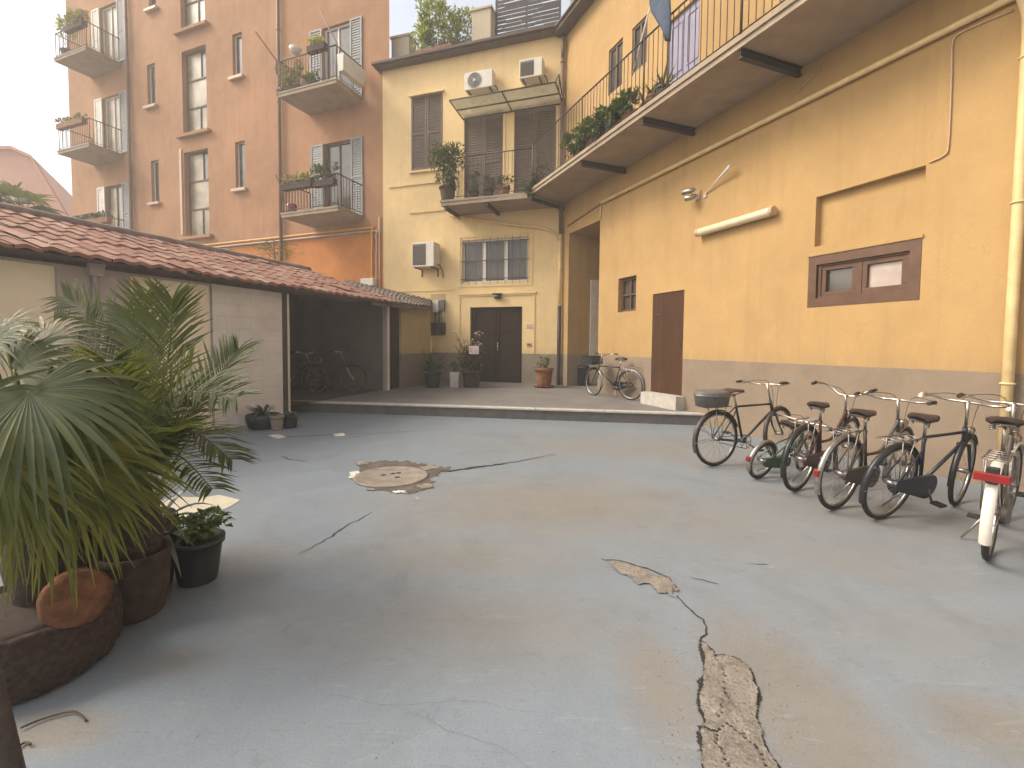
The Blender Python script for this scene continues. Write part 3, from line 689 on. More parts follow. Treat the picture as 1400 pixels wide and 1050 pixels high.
P1(lambda m: m.hexa([KX.to_3d()+Vector((0, 0, BZ0-.1)), (OC.x, OC.y, BZ0-.1), (OC.x+.07, OC.y+.02, BZ0-.1), (KX.x+.07, KX.y, BZ0-.1), (KX.x, KX.y, BZ0-.002), (OC.x, OC.y, BZ0-.002), (OC.x+.07, OC.y+.02, BZ0-.002), (KX.x+.07, KX.y, BZ0-.002)]), 'bracket', 'iron', bal)
P1(lambda m: railing(m, [PB.pt(3.28, 0, .03)[:2], PB.pt(3.28, 0, 1.06)[:2], PB.pt(2.0, 0, 1.06)[:2], (ro.x-.02, ro.y+.03)], BZ1, 6.74, .11, .007, .013, .015), 'railing', 'iron', bal)
# glazed canopy above the balcony doors
zi = PB.hit(633, 163, .03)[1]; ui = 3.12
o0 = PB.hit(611, 138, 1.0); zo = o0[1]
can = MB()
for u in (3.12, 1.55, .05):
    can.tube([PB.pt(u, zi, .02), PB.pt(u, zo, 1.0)], .022, 6)
for o, z in ((.03, zi), (.5, (zi+zo)/2), (1.0, zo)):
    can.tube([PB.pt(3.12, z, o), PB.pt(.05, z, o)], .020, 6)
can.tube([PB.pt(.05, zo, 1.0), PB.pt(.05, zo+.42, .60), PB.pt(.05, zi+.1, .02)], .018, 6)
can.tube([PB.pt(.05, zo+.42, .60), PB.pt(.05, (zi+zo)/2, .55)], .015, 6)
cn = can.build('canopy', 'iron', root)
P1(lambda m: m.hexa([PB.pt(3.10, zi+.022, .03), PB.pt(.07, zi+.022, .03), PB.pt(.07, zo+.022, .99), PB.pt(3.10, zo+.022, .99), PB.pt(3.10, zi+.03, .03), PB.pt(.07, zi+.03, .03), PB.pt(.07, zo+.03, .99), PB.pt(3.10, zo+.03, .99)]), 'glazing', 'canopyglass', cn)
# pipes at the inner corner
cx = Vector((KX.x, KX.y)) + (PA.n+PB.n).normalized()*.11
P1(lambda m: (m.tube([(cx.x, cx.y, z) for z in (BT-.1, 8, 6, 4.62)], .055, 10), m.tube([(cx.x-.02, cx.y-.1, BT-.25), (cx.x, cx.y, BT-.75)], .05, 8), [m.torus((cx.x, cx.y, z), (0, 0, 1), .058, .012, 14, 6) for z in (5.9, 8.4, 9.4)]), 'drainpipe', 'brownpipe', root)
P1(lambda m: (m.tube([(cx.x, cx.y, z) for z in (4.62, 3.5, 2.58)], .052, 10), [m.torus((cx.x, cx.y, z), (0, 0, 1), .055, .014, 14, 6) for z in (2.6, 3.6, 4.5)]), 'lower_drainpipe', 'yellowpipe', root)
P1(lambda m: (m.tube([(cx.x, cx.y, z) for z in (2.58, 1.5, .45, .25)], [.056, .056, .056, .07], 10), m.torus((cx.x, cx.y, .5), (0, 0, 1), .062, .02, 14, 6)), 'cast_iron_pipe', 'darkpipe', root)
pp = [PB.pt(*PB.hit(x, y, .08), .08) for x, y in ((613, 283), (615, 294), (640, 298), (690, 306), (742, 312), (757, 318))]
P1(lambda m: m.tube(curve(pp, 5)+[Vector((cx.x, cx.y, PB.hit(768, 330, .1)[1]))], .04, 8), 'waste_pipe', 'yellowpipe', root)

# terrace on the house roof
def roofbox(name, label, cat, px0, px1, py0, off, dep, mat, lipw=.04):
    u0 = PB.hit(px1, py0, off)[0]; u1 = PB.hit(px0, py0, off)[0]; zt = PB.hit((px0+px1)/2, py0, off)[1]
    q = thing(name, label, cat, PB.pt((u0+u1)/2, BT+.0, off-dep/2))
    P1(lambda m: m.pbox(PB, u0, u1, BT+.0, zt-.07, off-dep, off), 'shaft', mat, q, .01)
    P1(lambda m: m.pbox(PB, u0-lipw, u1+lipw, zt-.07, zt, off-dep-lipw, off+lipw), 'cap', mat, q, .01)
roofbox('terrace_pillar', 'short squat plastered pillar on the roof edge beside the orange block', 'pillar', 535, 559, 48, -.35, .5, 'terracewall')
roofbox('terrace_pillar', 'tall plastered pillar on the roof between bush and dark slatted screen', 'pillar', 645, 671, 10, -.35, .5, 'terracewall')
u0 = PB.hit(766, 30, -.6)[0]; u1 = PB.hit(677, 30, -.6)[0]
q = thing('slatted_screen', 'dark slatted screen on the roof terrace with light showing through its gaps', 'screen', PB.pt((u0+u1)/2, BT, -.6))
m = MB()
zt = PB.hit(700, -60, -.6)[1]; z = BT+.1; k = 0
while z < zt:
    hh = .105
    uu = u0
    while uu < u1-.01:
        L = min(rnd(.5, 1.0), u1-uu); dz = rnd(-.012, .012)
        m.pbox(PB, uu, uu+L-.004, z+dz, z+hh+dz-rnd(0, .012), -.61+.01*(k % 2), -.60+.01*(k % 2)); uu += L
    z += hh+.018; k += 1
m.build('slats', 'iron', q)
P1(lambda m: [m.pbox(PB, u, u+.05, BT, zt, -.68, -.63) for u in (u0, (u0+u1)/2, u1-.05)], 'posts', 'shutter', q)
q = thing('terrace_hut', 'greyish plastered hut on the roof at the inner corner of the two yellow houses', 'building', PB.pt(-.6, BT, -.6))
P1(lambda m: m.pbox(PB, -2.4, .02, BT, BT+2.6, -3, -.75), 'wall', 'terracewall', q)
P1(lambda m: m.pbox(PB, -2.5, .08, BT+2.6, BT+2.7, -3.1, -.65), 'roof', 'brownpipe', q)

# air conditioners
def ac(label, pts, off, fan):
    r = PB.rect(pts, off); u0, u1, z0, z1 = r
    q = thing('air_conditioner', label, 'air conditioner', PB.pt((u0+u1)/2, z0, .02), group='outdoor air conditioner units')
    P1(lambda m: m.pbox(PB, u0, u1, z0, z1, .06, off), 'casing', 'acwhite', q, .012)
    g = MB()
    if fan == 'round':
        c = PB.pt(u1-(u1-u0)*.36, (z0+z1)/2, off+.004); n3 = Vector((PB.n.x, PB.n.y, 0)); Rr = (z1-z0)*.42
        g.tube([c-n3*.012, c+n3*.004], Rr, 24)
        gg = g.build('fan_grille', 'acgrille', q)
        P1(lambda m: ([m.torus(c+n3*.008, n3, Rr*k, .006, 24, 5) for k in (.3, .5, .7, .9, 1.0)], m.tube([c, c+n3*.016], Rr*.2, 12)), 'guard', 'steel', gg)
    else:
        a, b = u1-(u1-u0)*.64, u1-.03
        g.pbox(PB, a, b, z0+.05, z1-.05, off-.01, off+.004); gg = g.build('fan_grille', 'acgrille', q)
        P1(lambda m: [m.pbox(PB, a, b, z, z+.008, off+.004, off+.012) for z in [z0+.06+.03*i for i in range(int((z1-z0-.12)/.03))]], 'guard', 'shutter', gg)
    P1(lambda m: [(m.pbox(PB, u, u+.03, z0-.035, z0-.003, .0, off-.02), m.pbox(PB, u, u+.03, z0-.25, z0-.036, .0, .025)) for u in (u0+.08, u1-.11)], 'bracket', 'iron', q)
    P1(lambda m: m.tube(curve([PB.pt(u0+.01, z0+.1, off*.5), PB.pt(u0-.07, z0+.05, off*.4), PB.pt(u0-.09, z0-.12, .06), PB.pt(u0-.08, z0-.3, .015)], 4), .015, 6), 'hose', 'iron', q)
ac('small white air conditioner with round fan above the balcony canopy', [(635, 98), (673, 95), (673, 119), (635, 122)], .36, 'round')
ac('air conditioner with square dark grille high up near the inner corner', [(710, 81), (741, 78), (741, 103), (710, 107)], .42, 'square')
ac('air conditioner with square dark grille low beside the barred window', [(563, 331), (593, 331), (593, 365), (563, 364)], .50, 'square')

# bulkhead lamp, plates, meter boxes
c = PB.hit(680, 405, .08)
q = thing('bulkhead_lamp', 'round bulkhead lamp above the dark double door', 'lamp', PB.pt(c[0], c[1], 0))
P1(lambda m: m.pbox(PB, c[0]-.13, c[0]+.13, c[1]-.08, c[1]+.08, .001, .05), 'base', 'steel', q, .02)
P1(lambda m: m.tube([PB.pt(c[0]-.10, c[1]-.01, .08), PB.pt(c[0]-.05, c[1]-.01, .10), PB.pt(c[0]+.05, c[1]-.01, .10), PB.pt(c[0]+.10, c[1]-.01, .08)], [.035, .062, .062, .035], 12), 'glass', 'brownbike', q)
P1(lambda m: m.pbox(PB, c[0]-.14, c[0]+.14, c[1]+.06, c[1]+.085, .0, .17), 'hood', 'iron', q, .006)
for lab, nm, x, y, w_, h_ in (('pale house number plate beside the dark double door', 'wall_plate', 723.5, 445, .19, .13), ('small bell panel below the number plate beside the door', 'bell_panel', 723.5, 471, .16, .11)):
    c = PB.hit(x, y)
    q = thing(nm, lab, 'plate', PB.pt(c[0], c[1], 0))
    P1(lambda m: m.pbox(PB, c[0]-w_/2, c[0]+w_/2, c[1]-h_/2, c[1]+h_/2, .001, .02), 'plate', 'acwhite' if nm == 'wall_plate' else 'palepipe', q, .004)
    P1(lambda m: m.pbox(PB, c[0]-w_/2+.035, c[0]+w_/2-.035, c[1]-h_/2+.035, c[1]+h_/2-.035, .021, .026), 'inset', 'woodframe' if nm != 'wall_plate' else 'palepipe', q)
q = thing('meter_box', 'tall pale and dark utility meters with pipes hanging beside the small shed', 'meter', PB.pt(PB.hit(600, 430)[0], 1.6, 0))
def prect(P, x0, y0, x1, y1, off): return P.rect([(x0, y0), (x1, y0), (x1, y1), (x0, y1)], off)
for (x0, y0, x1, y1, mt, nm, o) in ((591, 411, 599, 427, 'acwhite', 'meter', .14), (600, 410, 607, 425, 'acgrille', 'meter', .12), (589, 441, 596, 457, 'oldpot', 'valve_box', .12), (598, 440, 603, 457, 'oldpot', 'valve_box', .12), (604, 441, 608, 457, 'iron', 'valve_box', .10)):
    r = prect(PB, x0, y0, x1, y1, o); P1(lambda m: m.pbox(PB, r[0], r[1], r[2], r[3], .02, o), nm, mt, q, .006)
for x, y0, y1 in ((595, 427, 441), (600.5, 425, 440), (606, 425, 441)):
    P1(lambda m: m.tube([PB.pt(*PB.hit(x, y0, .07), .07), PB.pt(*PB.hit(x, y1, .07), .07)], .022, 6), 'pipe', 'acwhite' if x > 601 else 'iron', q)
r = prect(PB, 589, 402, 608, 459, .02); P1(lambda m: m.pbox(PB, r[0], r[1], r[2], r[3], .001, .018), 'backplate', 'shedyellow', q)

# ================================================================== SMALL SHED between garages and house
def cross(P, Q):
    # where two wall lines meet, as u along P
    r = Q.o-P.o; det = P.d.x*-Q.d.y+P.d.y*Q.d.x
    return (r.x*-Q.d.y+r.y*Q.d.x)/det
us1 = PD.hit(587, 470)[0]; us0 = 4.70
cd0, cd1 = PD.hit(531, 470)[0], PD.hit(549, 470)[0]
q = thing('yellow_shed', 'low yellow lean to shed with dark door between the garage row and the house', 'shed', PD.pt((us0+us1)/2, .2, 0))
ze = PD.hit(560, 416, 0)[1]+.05
w = wall_mesh(PD, us0, us1, 0, ze, [(cd0, cd1, 0, ze-.10, .12)])
e_ = PB.pt(PB.hit(589, 470)[0], 0, .02); f_ = PD.pt(us1, 0)
w.add([f_, e_, e_+Vector((0, 0, ze)), f_+Vector((0, 0, ze))], [(0, 1, 2, 3)])
w.build('wall', 'shedyellow', q)
P1(lambda m: m.pbox(PD, cd0+.01, cd1-.01, .2, ze-.11, -.12, -.07), 'door', 'darkplank', q)
P1(lambda m: m.pbox(PD, cd0-.07, cd0+.01, .2, ze-.06, -.02, .03), 'door_jamb', 'whitepaint', q)
m = MB()
# roof dropping to the right, laid in rows of grimy tiles
L0, L1 = PD.pt(*PD.hit(508, 411, .30), .30), PD.pt(*PD.hit(592, 421, .30), .30)
T0, T1 = PB.pt(*PB.hit(470, 383, .03), .03), PB.pt(*PB.hit(590, 411, .03), .03)
nr, nc = 6, 18
for i in range(nr):
    for j in range(nc):
        def bl(s, t): return L0.lerp(L1, s).lerp(T0.lerp(T1, s), t)
        s0, s1, t0, t1 = j/nc+.004, (j+1)/nc-.004, i/nr, (i+1)/nr+.02
        h = rnd(.02, .035)
        a, b, c, d_ = bl(s0, t0), bl(s1, t0), bl(s1, t1), bl(s0, t1); mid0 = bl((s0+s1)/2, t0)+Vector((0, 0, h+.05)); mid1 = bl((s0+s1)/2, t1)+Vector((0, 0, .05))
        a.z += h; b.z += h
        m.add([a, mid0, b, c, mid1, d_], [(0, 1, 4, 5), (1, 2, 3, 4)], True)
m.hexa([L0-Vector((0, 0, .1)), L1-Vector((0, 0, .1)), T1-Vector((0, 0, .1)), T0-Vector((0, 0, .1)), L0, L1, T1, T0])
m.build('roof', 'oldtiles', q)

# ================================================================== ORANGE BLOCK (plane PC)
root = thing('orange_block', 'tall faded orange apartment block with small balconies behind the garage row', 'building', PC.pt(8, 0))
CU0, CU1, CT = 0.0, 17.6, 24.0
sill = MB()
UST = (8.47, 9.86)
stairs = [(UST[0], UST[1], PC.hit(265, 41)[1]+.1, 17.2), (UST[0], UST[1], 9.72, 12.95), (UST[0], UST[1], 5.69, 9.03)]
wins = []
for x0, x1, y0, y1 in ((203, 214, -30, 12), (201.5, 212.5, 87, 145), (207, 217.5, 219, 277), (318, 331, 45, 105), (322, 335, 193, 258)):
    r = PC.rect([(x0, y0), (x1, y0), (x1, y1), (x0, y1)]); wins.append(r)
doors = []
CB = ((1.05, 3.42, 9.40), (1.03, 3.36, 5.55)); CLB = ((13.7, 15.95, 13.2), (13.7, 15.95, 9.38), (13.7, 15.95, 5.56))
for (a, b, z) in CB:
    x = 1.55 if z > 8 else 1.55
    doors.append((x, x+1.15, z+.16, z+2.75))
for (a, b, z) in CLB: doors.append((13.85, 15.05, z+.16, z+2.75))
w = wall_mesh(PC, CU0, CU1, 0, CT, [s+(.28,) for s in stairs]+[r+(.2,) for r in wins]+[d+(.2,) for d in doors])
a, b = PC.pt(CU0, 0), PC.pt(CU1, 0); c, d = Vector((b.x+1.0, b.y+11, 0)), Vector((a.x-3.2, a.y+11.5, 0))
rg = [a, b, c, d]; w.add([p.copy() for p in rg]+[Vector((p.x, p.y, CT)) for p in rg], [(1, 2, 6, 5), (2, 3, 7, 6), (3, 0, 4, 7), (4, 5, 6, 7)])
w.build('wall', 'orange', root)
for s in stairs:
    u0, u1, z0, z1 = s
    f = MB(); frame_boxes(f, PC, s, .05, -.24, -.18)
    n = 3; hs = [z0+(z1-z0)*k/n for k in range(1, n)]
    for h in hs: f.pbox(PC, u0+.05, u1-.05, h-.03, h+.03, -.238, -.182)
    f.pbox(PC, u0+(u1-u0)*.45-.02, u0+(u1-u0)*.45+.02, z0+.05, hs[0]-.03, -.236, -.184); f.pbox(PC, u0+(u1-u0)*.38-.02, u0+(u1-u0)*.38+.02, hs[1]+.03, z1-.05, -.236, -.184)
    st = f.build('stair_window', 'shutter', root)
    back_panel(PC, s, -.22, 'pane', 'dustyglass', st)
    back_panel(PC, (u0+.05, u0+(u1-u0)*.38-.02, hs[1]+.03, z1-.05), -.215, 'open_pane', 'darkglass', st)
    P1(lambda m: m.pbox(PC, u0-.22, u1+.25, z0-.13, z0-.01, 0, .16), 'sill', 'orange', st, .01)
P1(lambda m: (m.pbox(PC, UST[1]+.10, UST[1]+.22, 5.8, 9.2, 0, .05)), 'trim', 'palepipe', root)
for r in wins:
    f = MB(); frame_boxes(f, PC, r, .04, -.17, -.12); wn = f.build('window', 'whitepaint' if rnd(0, 1) < .5 else 'shutter', root)
    back_panel(PC, r, -.15, 'pane', 'glass', wn)
    P1(lambda m: m.pbox(PC, r[0]-.12, r[1]+.12, r[2]-.12, r[2]-.01, 0, .14), 'sill', 'palepipe', wn, .01)
for i, r in enumerate(doors):
    u0, u1, z0, z1 = r
    f = MB(); frame_boxes(f, PC, r, .07, -.17, -.10); f.pbox(PC, (u0+u1)/2-.03, (u0+u1)/2+.03, z0+.07, z1-.07, -.168, -.102)
    dn = f.build('balcony_door', 'whitepaint' if i in (0, 2, 3) else 'shutter', root)
    back_panel(PC, (u0, u1, z0, z1), -.14, 'pane', 'glass' if i in (0, 1) else 'dustyglass', dn)
    # open shutters: leaves folded back against the wall
    shutter_leaf(PC, (u1+.02, u1+.56, z0+.03, z1), .012, 'whitepaint' if i > 1 else 'greyshutter', dn, n=30)
    shutter_leaf(PC, (u0-.50, u0-.02, z0+.03, z1), .012, 'greyshutter' if i else 'greyshutter', dn, n=30)
for (a, b, z) in CB+CLB:
    s = MB(); s.hexa([PC.pt(a+.1, z-.04, -.02), PC.pt(b-.1, z-.04, -.02), PC.pt(b, z, 1.25), PC.pt(a, z, 1.25), PC.pt(a, z+.14, -.02), PC.pt(b, z+.14, -.02), PC.pt(b, z+.14, 1.25), PC.pt(a, z+.14, 1.25)])
    bl_ = s.build('balcony', 'concrete', root, .008)
    P1(lambda m: (m.pbox(PC, a-.02, b+.02, z+.10, z+.15, 1.2, 1.27), m.pbox(PC, a-.02, a+.04, z+.10, z+.15, 0, 1.2)), 'slab_lip', 'slabedge', bl_)
    P1(lambda m: railing(m, [PC.pt(b-.04, 0, .02)[:2], PC.pt(b-.04, 0, 1.2)[:2], PC.pt(a+.04, 0, 1.2)[:2], PC.pt(a+.04, 0, .02)[:2]], z+.15, z+1.15, .12, .009, .015, .02), 'railing', 'iron', bl_)
for x, mt in ((171, 'brownpipe'), (378, 'brownpipe')):
    u = PC.hit(x+3, 100, .1)[0]
    P1(lambda m: (m.tube([PC.pt(u, 0, .1), PC.pt(u, 12, .1), PC.pt(u, CT, .1)], .06, 8), [m.torus(PC.pt(u, z, .1), (0, 0, 1), .065, .015, 12, 5) for z in (5, 7.5, 10, 12.5, 15)]), 'drainpipe', mt, root)
for dz, mt, r_ in ((0, 'orangepipe', .035), (-.12, 'palepipe', .028)):
    u = .68+dz*1.5
    P1(lambda m: m.tube(curve([PC.pt(9.6, 5.28+dz, .06), PC.pt(7, 5.28+dz, .06), PC.pt(4, 5.28+dz, .06), PC.pt(u+.2, 5.28+dz, .06), PC.pt(u, 5.28+dz-.15, .06), PC.pt(u, 4, .06), PC.pt(u, 1.0, .06)], 5), r_, 8), 'gas_pipe', mt, root)
P1(lambda m: m.tube([PC.pt(.68-.3, 5.6, .05), PC.pt(.68-.3, 2.0, .05)], .028, 6), 'gas_pipe', 'palepipe', root)
P1(lambda m: m.pbox(PC, 7.35, 7.6, 4.85, 5.03, .02, .2), 'junction_box', 'acwhite', root, .01)
P1(lambda m: m.pbox(PC, .5, 1.0, 3.35, 3.6, .02, .25), 'junction_box', 'acwhite', root, .01)

# ================================================================== GARAGE ROW (plane PD)
root = thing('garage_row', 'low garage row with red clay tile roof and open bay on the left', 'garage', PD.pt(0, 0))
GZ = 2.6
pan = [(-4.2, -2.07, 0.0, 2.37), (-1.27, -.08, 0.0, 2.37)]
wall_mesh(PD, -8, -.08, 0, GZ, [p+(.055,) for p in pan]).build('wall', 'garage', root)
for p in pan:
    o = back_panel(PD, p, -.055, 'blocked_panel', 'cream', root)
    P1(lambda m: m.pbox(PD, p[0], p[1], .0, .06, -.055, -.01), 'threshold', 'blocks', o)
P1(lambda m: m.pbox(PD, -.08, 1.31, 0, GZ, -.25, .004), 'block_wall', 'blocks', root)
P1(lambda m: m.pbox(PD, 1.315, 1.42, 0, GZ, -.12, .02), 'post', 'plank', root, .006)
P1(lambda m: m.pbox(PD, 1.425, 1.50, 0.1, GZ-.2, -.05, -.01), 'bay_jamb', 'whitepaint', root, .004)
P1(lambda m: m.pbox(PD, -8, 4.7, GZ-.2, GZ-.07, -.14, .05), 'wall_plate', 'plank', root)
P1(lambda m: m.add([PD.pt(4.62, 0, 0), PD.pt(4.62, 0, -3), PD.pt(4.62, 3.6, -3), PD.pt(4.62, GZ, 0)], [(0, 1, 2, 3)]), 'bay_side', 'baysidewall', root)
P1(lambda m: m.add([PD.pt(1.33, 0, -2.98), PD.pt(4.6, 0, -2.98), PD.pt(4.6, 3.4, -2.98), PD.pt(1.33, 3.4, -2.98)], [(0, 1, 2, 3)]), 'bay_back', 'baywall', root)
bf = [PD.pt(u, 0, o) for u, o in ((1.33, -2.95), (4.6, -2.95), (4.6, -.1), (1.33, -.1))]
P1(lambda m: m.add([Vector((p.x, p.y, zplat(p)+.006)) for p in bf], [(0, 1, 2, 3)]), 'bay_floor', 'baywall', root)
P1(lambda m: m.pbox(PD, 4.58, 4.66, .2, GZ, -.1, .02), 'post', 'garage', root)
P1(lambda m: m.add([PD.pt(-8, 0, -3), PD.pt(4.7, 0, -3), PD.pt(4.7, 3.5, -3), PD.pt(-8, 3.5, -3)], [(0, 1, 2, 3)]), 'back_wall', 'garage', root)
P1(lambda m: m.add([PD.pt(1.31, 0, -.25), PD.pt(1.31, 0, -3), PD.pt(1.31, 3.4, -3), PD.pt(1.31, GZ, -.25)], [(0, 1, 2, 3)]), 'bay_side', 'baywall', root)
ux = PD.hit(131, 400, .06)[0]
P1(lambda m: (m.tube([PD.pt(ux, 2.35, .05), PD.pt(ux, 0, .05)], .035, 8), m.hexa([PD.pt(ux-.07, 2.3, .01), PD.pt(ux+.07, 2.3, .01), PD.pt(ux+.07, 2.3, .1), PD.pt(ux-.07, 2.3, .1), PD.pt(ux-.09, 2.45, .01), PD.pt(ux+.09, 2.45, .01), PD.pt(ux+.09, 2.45, .12), PD.pt(ux-.09, 2.45, .12)])), 'drainpipe', 'garage', root)
# tiled roof
eo = .34; ez = PD.hit(300, 379, eo)[1]; to = -2.5; tz = 3.42
m = MB(); rows = 7; tw = .235; U0, U1 = -8.0, 4.78; cols = int((U1-U0)/tw)
slope = (tz-ez)/(eo-to)
for i in range(rows):
    o0 = eo-(eo-to)*i/rows; o1 = eo-(eo-to)*(i+1)/rows-.05
    for j in range(cols):
        u = U0+j*tw+rnd(-.008, .008); jz = rnd(-.008, .010)+(.02 if rnd(0, 1) < .03 else 0); jo = rnd(-.02, .02); lift = .022
        vs = []
        for (o, dz) in ((o0+jo, lift), (o1, .004)):
            for s, h in ((0, .006), (.14, .016), (.30, .030), (.46, .032), (.62, .020), (.76, .010), (.90, .006), (1.01, .006)):
                vs.append(PD.pt(u+s*tw*1.0, ez+(eo-o)*slope+h+dz+jz, o))
        nn = 8
        fs = [(k, k+1, nn+k+1, nn+k) for k in range(nn-1)]
        vs2 = [v-Vector((0, 0, .045)) for v in vs[:nn]]
        m.add(vs, fs, True); m.add(vs[:nn]+vs2, [(k, nn+k, nn+k+1, k+1) for k in range(nn-1)], False)
rf = m.build('roof', 'tiles', root)
P1(lambda m: m.hexa([PD.pt(-8, ez-.05, eo-.04), PD.pt(4.72, ez-.05, eo-.04), PD.pt(4.72, tz-.05, to), PD.pt(-8, tz-.05, to), PD.pt(-8, ez-.005, eo-.04), PD.pt(4.72, ez-.005, eo-.04), PD.pt(4.72, tz-.005, to), PD.pt(-8, tz-.005, to)]), 'roof_boards', 'plank', rf)
P1(lambda m: m.tube([PD.pt(u, tz+.03+.012*math.sin(u*9), to-.04) for u in [U0+.35*i for i in range(37)]], .10, 8), 'ridge', 'ridge', rf)
P1(lambda m: m.hexa([PD.pt(-8, 2.6, to-2.5), PD.pt(4.72, 2.6, to-2.5), PD.pt(4.72, tz-.02, to-.05), PD.pt(-8, tz-.02, to-.05), PD.pt(-8, 2.64, to-2.5), PD.pt(4.72, 2.64, to-2.5), PD.pt(4.72, tz+.02, to-.05), PD.pt(-8, tz+.02, to-.05)]), 'back_slope', 'oldtiles', rf)

# ================================================================== far pink building on the left
q = thing('pink_building', 'hazy pink gabled building far off at the left edge under white sky', 'building', (-34, 30, 0))
pk = [at(-160, 205, 30), at(22, 206, 30), at(48, 218, 30), at(97, 300, 30)]
m = MB(); ring = [Vector((p.x, p.y, p.z)) for p in pk]+[Vector((pk[-1].x, 30, 0)), Vector((pk[0].x, 30, 0))]
bk = [v+Vector((-5, 8, 0)) for v in ring]; n = len(ring)
m.add(ring+bk, [tuple(range(n))]+[tuple(range(2*n-1, n-1, -1))]+[(i, n+i, n+(i+1) % n, (i+1) % n) for i in range(n)])
m.build('wall', 'pinkwall', q)
m = MB()
for a, b in zip(ring[:3], ring[1:4]):
    d = Vector((0, -.3, 0)); up = Vector((0, 0, .18)); bkv = Vector((-5, 8, 0))
    m.hexa([a+d, b+d, b+bkv, a+bkv, a+d+up, b+d+up, b+bkv+up, a+bkv+up])
m.build('roof', 'pinkwall', q)

# ================================================================== LIGHT
w = bpy.data.worlds.new('World'); SC.world = w; w.use_nodes = True
t = w.node_tree; bg = t.nodes['Background']
sky = t.nodes.new('ShaderNodeTexSky'); sky.sky_type = 'NISHITA'; sky.sun_disc = False
SAZ, SEL = rad(-92), rad(44)
sky.sun_elevation = SEL; sky.sun_rotation = SAZ; sky.air_density = 1.0; sky.dust_density = 4.0; sky.ozone_density = 1.0
hs = t.nodes.new('ShaderNodeHueSaturation'); hs.inputs['Saturation'].default_value = .5
t.links.new(sky.outputs[0], hs.inputs['Color'])
mx = t.nodes.new('ShaderNodeMix'); mx.data_type = 'RGBA'; mx.blend_type = 'MULTIPLY'; mx.inputs[0].default_value = 1; mx.inputs[7].default_value = (1.0, .965, .915, 1)
t.links.new(hs.outputs[0], mx.inputs[6]); t.links.new(mx.outputs[2], bg.inputs[0]); bg.inputs[1].default_value = .15
sd = bpy.data.lights.new('sun', 'SUN'); sd.energy = 1.08; sd.angle = rad(22); sd.color = (1, .93, .82)
so = bpy.data.objects.new('sun', sd); COL.objects.link(so)
sv = Vector((math.sin(SAZ)*math.cos(SEL), math.cos(SAZ)*math.cos(SEL), math.sin(SEL)))
so.rotation_euler = sv.to_track_quat('Z', 'Y').to_euler(); so.location = (0, 0, 30)
vs_ = SC.view_settings; SC.display_settings.display_device = 'sRGB'
vs_.view_transform = 'Standard'; vs_.look = 'None'; vs_.gamma = 1; vs_.exposure = 1.28; vs_.use_curve_mapping = False

# warm haze volume added over the whole yard, standing in for veiling glow
hm = bpy.data.materials.new('added_haze'); hm.use_nodes = True; ht = hm.node_tree
ht.nodes.remove(ht.nodes['Principled BSDF'])
pvn = ht.nodes.new('ShaderNodeVolumePrincipled'); pvn.inputs['Color'].default_value = (1.0, .935, .84, 1); pvn.inputs['Density'].default_value = .0065; pvn.inputs['Anisotropy'].default_value = .2
ht.links.new(pvn.outputs[0], ht.nodes['Material Output'].inputs['Volume']); MT['haze'] = hm
hb_ = MB(); hb_.box((-62, -32, -1), (42, 72, 26)); hz_ = hb_.build('haze', 'haze'); hz_['kind'] = 'stuff'
